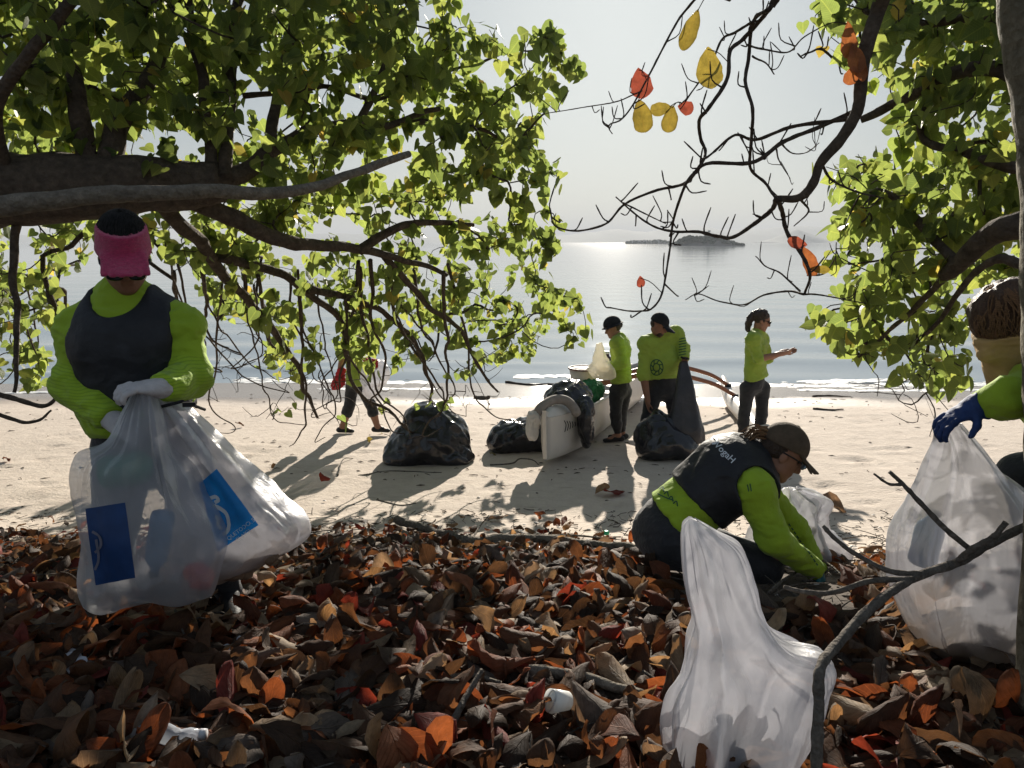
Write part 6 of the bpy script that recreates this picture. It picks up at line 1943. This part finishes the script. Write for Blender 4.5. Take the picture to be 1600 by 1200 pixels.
for k in range(30):
    SHAPE_CURL.append(lrf.choice([-.6, 1]) * (lrf.uniform(.05, .9) if k % 4 else lrf.uniform(1.4, 3.0)))
    SHAPES.append(almond_leaf(12, 7, SHAPE_CURL[-1], lrf.uniform(.05, .8) * lrf.choice([1, 1, -1]), lrf.uniform(.5, 1.7), lrf.uniform(-1.0, 1.0), k + 40, lrf.uniform(0, .12)))
def rand_leaf(x, y, s, lift, tilt=.45, lr=lrf):
    a = lr.uniform(0, 6.283)
    d = np.array([math.cos(a), math.sin(a), lr.normal(0, tilt)])
    n = np.array([lr.normal(0, tilt), lr.normal(0, tilt), 1.0 if lr.uniform() < .6 else -1.0])
    z = float(gz(x, y)) + lift
    M = orient((x, y, z), d, n, s)
    M[:3, 3] -= M[:3, 0] * .45
    return M
N_LIT = 6200
mats_, kinds_, shp_ = [], [], []
cy_ = lrf.uniform(1.0, 6.0, 22000); cx_ = lrf.uniform(-1, 1, 22000) * (.76 * cy_ + .5)
zero = np.zeros(22000)
cov_ = np.interp(cy_ + np.interp(cx_, [.25, 1.4], [0, 1.25]) + .35 * vnoise(np.stack([cx_ * 1.3, cy_ * 1.3, zero], 1), 5) + .2 * vnoise(np.stack([cx_ * 4, cy_ * 4, zero], 1), 6), [4.0, 4.7, 5.4, 6.0], [1, .5, .14, .0])
ok_ = (lrf.uniform(0, 1, 22000) < cov_) & (lrf.uniform(0, 1, 22000) < .35 + .65 * np.abs(cx_ * 0 + 1) * (.76 * cy_ + .5) / 4.6)
pz_ = proj(np.stack([cx_, cy_, gz(cx_, cy_) + .05], 1))
legs_ = [(980, 820), (1240, 830), (1345, 900), (1335, 965), (1235, 955), (1060, 945)]
ok_ &= ~np.array([inside(legs_, u, v) and y < 3.7 for (u, v, _), y in zip(pz_, cy_)])
cx_, cy_ = cx_[ok_][:N_LIT], cy_[ok_][:N_LIT]
heap_ = np.maximum(0, vnoise(np.stack([cx_ * 2.2, cy_ * 2.2, cx_ * 0 + 3], 1), 8)); cz_ = gz(cx_, cy_)
for x, y, z, hp in zip(cx_, cy_, cz_, heap_):
    s = (.08 + .15 * lrf.uniform() ** .8) * np.interp(y, [3.3, 5.0], [1, .62])
    a = lrf.uniform(0, 6.283)
    M = orient((x, y, z + .010 + .03 * hp + lrf.uniform(0, .03)), (math.cos(a), math.sin(a), lrf.normal(0, .14)), (lrf.normal(0, .30), lrf.normal(0, .30), 1.0 if lrf.uniform() < .3 else -1.0), s)
    M[:3, 2] *= .75
    M[:3, 1] *= lrf.uniform(.6, 1.05)
    M[:3, 3] -= M[:3, 0] * .45
    sh = int(lrf.integers(len(SHAPES)))
    M[2, 3] = z + .004 + .025 * hp + lrf.uniform(0, .028) - .8 * float((SHAPES[sh][0] @ M[2, :3]).min())      # resting on what lies below
    mats_.append(M); kinds_.append(int(lrf.choice(6, p=WEIGHT / WEIGHT.sum()))); shp_.append(sh)
mats_ = np.array(mats_); kinds_ = np.array(kinds_); shp_ = np.array(shp_)
cen = mats_[:, :3, 3] + mats_[:, :3, 0] * .45
pr = proj(cen); sz = np.linalg.norm(mats_[:, :3, 0], axis=1) / pr[:, 2]
vis = (pr[:, 0] > 15) & (pr[:, 0] < 1585) & (pr[:, 1] < 1175)
# the nearest, uppermost leaf of each small patch of the picture
blocked = [[(1040, 820), (1280, 1030), (1280, 1200), (1030, 1200)], [(1395, 700), (1600, 700), (1600, 1020), (1400, 1000)], [(125, 700), (480, 800), (480, 900), (340, 940), (140, 940)], [(980, 780), (1230, 780), (1230, 930), (980, 900)], [(1260, 1000), (1290, 1000), (1290, 1200), (1260, 1200)]]
for b in blocked: vis &= ~np.array([inside(b, u, v) for u, v in pr[:, :2]])
height = mats_[:, 2, 3] - gz(mats_[:, 0, 3], mats_[:, 1, 3])
score = sz * vis * (1 + 12 * height)
best, cells = [], {}
for i in np.argsort(-score):
    if score[i] <= 0: break
    key = (int(pr[i, 0] // 52), int(pr[i, 1] // 26))
    if key in cells: continue
    cells[key] = 1; best.append(i)
    if len(best) == 286: break
best = np.array(best)
MARKS = [(60, 900, 'left of the half-clear bag'), (250, 960, 'at the foot of the half-clear bag'), (430, 930, 'below the blue-printed bag'), (90, 1070, 'near the pale plastic sheet at left'), (180, 1160, 'left of the crushed clear bottle'),
         (360, 1160, 'right of the crushed clear bottle'), (370, 1030, 'near the bluish plastic shred'), (560, 1150, 'near the white shred at the bottom edge'), (560, 1000, 'in the dark middle of the litter'), (610, 880, 'below the curved grey root'),
         (720, 1130, 'around the short broken stick'), (720, 1000, 'above the thin arched twig'), (760, 910, 'in front of the driftwood log'), (890, 1150, 'around the white plastic cup'), (900, 1040, 'behind the thick pale stick'),
         (890, 930, 'between the driftwood log and the thick pale stick'), (1000, 980, 'left of the tall white bag\'s neck'), (1010, 1130, 'beside the tall white bag\'s foot'), (1200, 960, 'behind the tall white bag'), (1330, 1000, 'under the dead branch\'s fork'),
         (1340, 1130, 'right of the dead branch\'s stem'), (1400, 1060, 'around the dark straight stick'), (1480, 1140, 'in the lower right corner'), (1540, 1060, 'below the muddy bag')]
pool = {}
for i in best:
    key = (kinds_[i], shp_[i])
    if key not in pool:
        V, F, UV = SHAPES[shp_[i]]
        pool[key] = raw_mesh('fallen_leaf', V, F, ML[kinds_[i]], True, UV)
    o = bpy.data.objects.new('fallen_leaf', pool[key]); COL.objects.link(o)
    M = mats_[i].copy(); M[2, 3] += .008
    o.matrix_world = Matrix(M.tolist())
    place = min(MARKS, key=lambda q: math.hypot(q[0] - pr[i, 0], 1.6 * (q[1] - pr[i, 1])))[2]
    pose = 'upturned' if abs(M[2, 0]) > .45 * np.linalg.norm(M[:3, 0]) else ('rolled' if abs(SHAPE_CURL[shp_[i]]) > 1.2 else 'flat')
    size_ = np.linalg.norm(M[:3, 0]); pose = ('small ' if size_ < .15 else 'large ' if size_ > .195 else '') + pose
    tag(o, '%s %s dead leaf %s' % (pose, KIND[kinds_[i]][0], place), 'leaf', 'dead leaves of the litter')
rest = np.ones(len(mats_), bool); rest[best] = False
VV, FF, UU, TT, FM, off = [], [], [], [], [], 0
for s in range(len(SHAPES)):
    V, F, UV = SHAPES[s]; F = np.array(F)
    idx = np.where(rest & (shp_ == s))[0]
    W = np.einsum('nij,kj->nki', mats_[idx][:, :3, :3], V) + mats_[idx][:, None, :3, 3]
    VV.append(W.reshape(-1, 3)); UU.append(np.tile(UV, (len(idx), 1))); TT.append(np.repeat(lrf.uniform(0, 1, len(idx)), len(V)))
    FF.append((F[None] + (off + np.arange(len(idx)) * len(V))[:, None, None]).reshape(-1, 4)); FM.append(np.repeat(kinds_[idx], len(F))); off += len(idx) * len(V)
o = put('leaf_litter', raw_mesh('leaf_litter', np.concatenate(VV), np.concatenate(FF), ML, True, np.concatenate(UU), {'tint': np.concatenate(TT)}, np.concatenate(FM)))
tag(o, 'thick mass of dead leaves covering the bank', 'leaf litter', kind='stuff')

# crumbs, bits of twig, shell grit between the leaves
mb = MB(); ms = MB()
for k in range(3600):
    y = lrf.uniform(1.2, 6.3); x = lrf.uniform(-.76 * y - .4, .76 * y + .4)
    z = float(gz(x, y)) + lrf.uniform(.005, .05 if y < 5 else .015)
    a = lrf.uniform(0, 6.283); L = lrf.uniform(.02, .11)
    d = np.array([math.cos(a), math.sin(a), lrf.normal(0, .2)]) * L
    p = np.array([x, y, z])
    mb.tube([p - d / 2, p + lrf.normal(0, .008, 3), p + d / 2], [lrf.uniform(.0015, .004)] * 3, 4)
for k in range(260):
    y = lrf.uniform(1.4, 5.6); x = lrf.uniform(-.76 * y - .4, .76 * y + .4)
    a = lrf.uniform(0, 6.283); L = lrf.uniform(.12, .42)
    p = np.array([x, y, float(gz(x, y)) + lrf.uniform(.03, .07 if y < 4.5 else .03)]); d = np.array([math.cos(a), math.sin(a), lrf.normal(0, .08)]) * L
    mb.tube(smooth_path([p - d / 2, p + lrf.normal(0, .02, 3), p + d / 2], 6), np.linspace(lrf.uniform(.003, .007), .002, 6), 5)
tag(mb.build('twig_litter', M_barkdead), 'small broken twigs strewn through the dead leaves', 'twigs', kind='stuff')
M_shell = mat('shell_and_pebble', (.50, .47, .43), .6, .45, 5)
def pebble(c, r, lr):
    n = 7; th = np.linspace(0, 6.283, n, endpoint=False)
    vv = [c + np.array([0, 0, r * .55])]
    for ph, q in ((.5, .8), (0, 1.0)):
        for t in th: vv.append(c + np.array([math.cos(t) * 1.3, math.sin(t), 0]) * r * q * lr.uniform(.8, 1.15) + np.array([0, 0, r * .55 * math.sin(ph)]))
    return vv, [(0, 1 + j, 1 + (j + 1) % n) for j in range(n)] + [(1 + j, 1 + n + j, 1 + n + (j + 1) % n, 1 + (j + 1) % n) for j in range(n)]
for k in range(1300):
    y = lrf.normal(4.7, .8); x = lrf.uniform(-.76 * y - .3, .76 * y + .3) if k % 3 else lrf.normal(-1.9, .9)
    if not 1.6 < y < 7.5: continue
    c = np.array([x, y, float(gz(x, y)) + lrf.uniform(.0, .02)])
    ms.add(*pebble(c, lrf.uniform(.004, .016), lrf))
tag(ms.build('shell_grit', M_shell), 'broken shells and pale pebbles along the edge of the litter', 'shells', kind='stuff')
# dark flecks of weed and twig on the sand, thicker at the tide lines
mw = MB()
for k in range(560):
    y = lrf.uniform(5.6, 13.5) if k % 2 else lrf.choice([5.9, 7.6, 10.9, 12.6]) + lrf.normal(0, .25)
    x = lrf.uniform(-.78 * y, .78 * y)
    a = lrf.normal(0, .5); L = lrf.uniform(.015, .10)
    p = np.array([x, y, float(gz(x, y)) + .006]); d = np.array([math.cos(a), math.sin(a), 0]) * L
    mw.tube([p - d / 2, p + (0, lrf.normal(0, .01), .004), p + d / 2], [.002, lrf.uniform(.003, .008), .002], 5)
tag(mw.build('beach_wrack', mat('dry_weed', (.07, .05, .035), .9, .5, 20)), 'dark flecks of dry weed scattered over the sand', 'wrack', kind='stuff')

# ------------------------------------------------------------------ sticks one can pick out
def stick(pts, r0, r1, label, lift=.01, m=None, name='stick', ends=None, rough=.2, grounded=True):
    q = []
    for k, p in enumerate(pts):
        g = gpt(p[0], p[1])
        if len(p) > 2: g[2] += p[2]
        q.append(g + (0, 0, lift + r0 * .6))
    p = smooth_path(q, 7 * len(q))
    p = p + .5 * r0 * np.stack([fbm(p * 9 + 3 * c, 2, c) for c in range(3)], 1)
    v, f = tube(p, np.linspace(r0, r1, len(p)), 9, len(label), rough)
    return tag(put(name, raw_mesh(name, v, f, m or M_barkdead), None, q[0]), label, 'stick')
stick([(722, 868), (800, 864), (905, 872), (1012, 884)], .036, .024, 'long driftwood log lying along the upper edge of the litter', .05, M_barkpale, 'driftwood_log')
stick([(620, 824), (690, 845), (745, 862), (800, 868)], .035, .014, 'curved grey root at the sand edge left of the long log', .03, None, 'driftwood_root')
stick([(828, 1076), (900, 1084), (960, 1100), (1012, 1114)], .020, .014, 'thick pale stick lying before the white cup', .06, M_barkpale)
stick([(650, 1106), (695, 1082), (740, 1080), (782, 1094)], .010, .006, 'thin arched grey twig left of the thick pale stick', .06, M_barkpale)
stick([(706, 1158), (728, 1128, .03), (752, 1104, .07)], .012, .007, 'short broken stick poking up out of orange leaves', .05)
stick([(735, 848), (750, 838, .06), (764, 838, .15)], .008, .003, 'thin dark twig standing at the edge of the sand', .0)
stick([(957, 1066), (980, 1045), (1006, 1012)], .006, .004, 'slim twig leaning over red leaves beside the tall white bag', .06, M_barkpale)
stick([(1022, 1190), (1045, 1172), (1066, 1160)], .006, .003, 'small reddish twig touching the tall white bag', .05)
stick([(1388, 955), (1392, 985), (1395, 1010)], .006, .004, 'pale upright twig near the base of the muddy bag', .05, M_barkpale)
stick([(1330, 1060), (1400, 1066), (1470, 1078)], .008, .005, 'dark straight stick in the litter right of the dead branch', .05, M_barktwig)
stick([(1200, 950), (1225, 930), (1250, 915)], .009, .005, 'grey twig under the crouching person\'s sleeve', .04)
stick([(370, 905), (450, 880), (520, 868)], .010, .006, 'long thin twig behind the blue-printed bag', .03)
stick([(830, 868), (880, 858), (960, 866)], .009, .005, 'light twig resting on the driftwood log', .08, M_barkpale)
stick([(560, 742), (610, 735), (690, 738)], .008, .004, 'crooked twig on the sand before the big black sack', .0)
stick([(528, 742), (536, 722, .03), (552, 716)], .008, .003, 'small forked dry weed tuft on the sand', .0)
stick([(766, 728), (800, 726), (812, 718), (832, 720), (842, 728)], .009, .005, 'bent twig on the sand near the canoe bow', .0)
stick([(590, 780), (625, 790), (650, 787)], .007, .004, 'curved twig on dappled sand below the big black sack', .0)
stick([(1462, 660), (1440, 632, .2), (1420, 615, .3)], .004, .002, 'thin dry shoot rising from the sand behind the blue glove', .0)
stick([(790, 598), (830, 602), (856, 600)], .025, .01, 'dark waterlogged branch in the shallows by the tree tips', .0, M_barktwig, 'drift_branch')
stick([(856, 601), (876, 602), (892, 601)], .022, .01, 'short dark driftwood piece at the waterline right of the branch', .0, M_barktwig, 'drift_branch')
stick([(742, 622), (755, 624), (764, 623)], .035, .03, 'stubby log on wet sand behind the big black sack', .0, M_barkdead, 'drift_branch')
stick([(620, 594), (650, 596), (668, 595)], .02, .008, 'dark drift branch at the waterline left of centre', .0, M_barktwig, 'drift_branch')
stick([(1270, 640), (1300, 642), (1318, 641)], .018, .008, 'dark weed clump on wet sand right of the standing person', .0, M_barktwig, 'drift_branch')
stick([(1270, 620), (1300, 619), (1330, 621)], .016, .006, 'drift weed strip at the waterline before the right tree', .0, M_barktwig, 'drift_branch')

# leaves that lie singly on the sand
def lone(u, v, s, k, label, lift=.02, seed=0):
    V, F, UV = SHAPES[seed % len(SHAPES)]
    g = gpt(u, v)
    o = bpy.data.objects.new('fallen_leaf', raw_mesh('fallen_leaf', V, F, ML[k] if isinstance(k, int) else k, True, UV)); COL.objects.link(o)
    o.matrix_world = Matrix(rand_leaf(g[0], g[1], s, lift + .02, .3).tolist())
    tag(o, label, 'leaf')
lone(957, 776, .24, 5, 'red leaf lying alone on the sand left of the crouching person', .03, 3)
lone(940, 774, .16, 2, 'pale leaf stalk scrap beside the lone red leaf on sand', .02, 5)
lone(1302, 796, .26, 4, 'pinkish dry leaf on the sand right of the crouching person', .03, 8)
lone(509, 755, .13, 5, 'upright dark red leaf on the sand left of the big black sack', .06, 11)
lone(578, 691, .12, ML_y, 'bright yellow leaf on the sand below the walking person', .03, 2)
lone(594, 678, .08, ML_y, 'small yellow leaf under the walking person\'s front shoe', .02, 4)
lone(12, 722, .16, 0, 'orange leaf on the sand at the far left', .02, 6)
lone(428, 733, .09, 2, 'small tan leaf at the edge of the walking person\'s shadow', .02, 7)
lone(374, 667, .12, 1, 'dark curled leaf on sand left of the walking person', .03, 9)
lone(770, 712, .09, ML_y, 'small yellow-green leaf by the low black sack', .02, 12)
lone(1100, 800, .12, 3, 'brown leaf scrap on sand behind the tall white bag', .02, 13)

# ------------------------------------------------------------------ rubbish in the litter
M_cup = mat('white_cup_plastic', (.72, .72, .70), .4, .06, 20, 0, None, .5, trans=.25)
g = gpt(888, 1140, .10)
cup = thing('plastic_cup', g, 'white plastic cup lying on its side among orange leaves', 'cup')
d = unit((-.75, -.45, .28))
MB().tube([g, g + d * .004, g + d * .065], [.018, .026, .034], 18).build('cup_wall', M_cup, cup)
MB().tube([g + d * .066 + .034 * (np.array([math.cos(a), 0, math.sin(a)]) - d * d[0] * math.cos(a) - d * d[2] * math.sin(a)) for a in np.linspace(0, 6.28, 20)], .0025, 6).build('rim', M_cup, cup)
g = gpt(947, 843, .03)
cp = thing('stopper', g, 'green plastic stopper on the sand edge left of the crouching person', 'stopper')
MB().tube([g, g + (0, 0, .004), g + (0, 0, .022), g + (0, 0, .026)], [.02, .022, .021, .017], 18).build('stopper_wall', mat('green_cap', (.02, .35, .17), .4, .1), cp)
scr = mat('white_plastic_scrap', (.62, .63, .68), .4, .12, 20, .003, trans=.3)
for u, v, s, lab in ((788, 884, .05, 'white plastic scrap on the driftwood log'), (835, 877, .035, 'clear round plastic lid beside the white scrap'), (92, 1056, .08, 'pale plastic sheet half buried in the dark litter at left'),
                     (370, 1018, .05, 'bluish plastic shred before the blue-printed bag'), (335, 862, .04, 'white shell-like scrap right of the standing person\'s bags'), (560, 1180, .05, 'white plastic shred at the bottom edge of the litter'),
                     (1008, 935, .03, 'small white wrapper piece left of the tall white bag'), (118, 848, .05, 'white foam piece left of the half-clear bag'), (1020, 1150, .06, 'crumpled clear wrapper left of the tall white bag')):
    c = gpt(u, v, .05)
    n_ = 9; gx, gy = np.meshgrid(np.linspace(-1, 1, n_), np.linspace(-.8, .8, n_))
    q_ = np.stack([gx.ravel(), gy.ravel(), np.zeros(n_ * n_)], 1)
    sh_ = np.stack([fbm(q_ * 1.4 + 3 * c_ + u, 2, c_) for c_ in range(3)], 1)
    q_ = q_ * (1 + .25 * fbm(q_ * 2 + u, 1, 5))[:, None] + sh_ * np.array([.3, .3, .75])
    a_ = u * 1.7; ca_, sa_ = math.cos(a_), math.sin(a_)
    w_ = c + s * .9 * np.stack([q_[:, 0] * ca_ - q_[:, 1] * sa_, q_[:, 0] * sa_ + q_[:, 1] * ca_, q_[:, 2] * .8], 1)
    tag(put('plastic_scrap', raw_mesh('plastic_scrap', w_, [(i * n_ + k, i * n_ + k + 1, (i + 1) * n_ + k + 1, (i + 1) * n_ + k) for i in range(n_ - 1) for k in range(n_ - 1)], scr), None, c), lab, 'scrap')
g = gpt(268, 1185, .07)
bt = thing('plastic_bottle', g, 'crushed clear bottle in the litter at the lower left', 'bottle')
MB().tube([g + (-.10, 0, 0), g + (-.09, 0, .0), g + (-.03, .01, .006), g + (.03, -.01, 0), g + (.06, 0, .008), g + (.085, 0, .01)], [.02, .034, .036, .028, .02, .013], 16, 3, .15).build('bottle_body', film('clear_bottle', (.6, .65, .72), .35, .1), bt)
MB().tube([g + (.084, 0, .01), g + (.10, 0, .01)], [.015, .015], 12).build('bottle_cap', mat('white_cap', (.6, .6, .62), .4), bt)
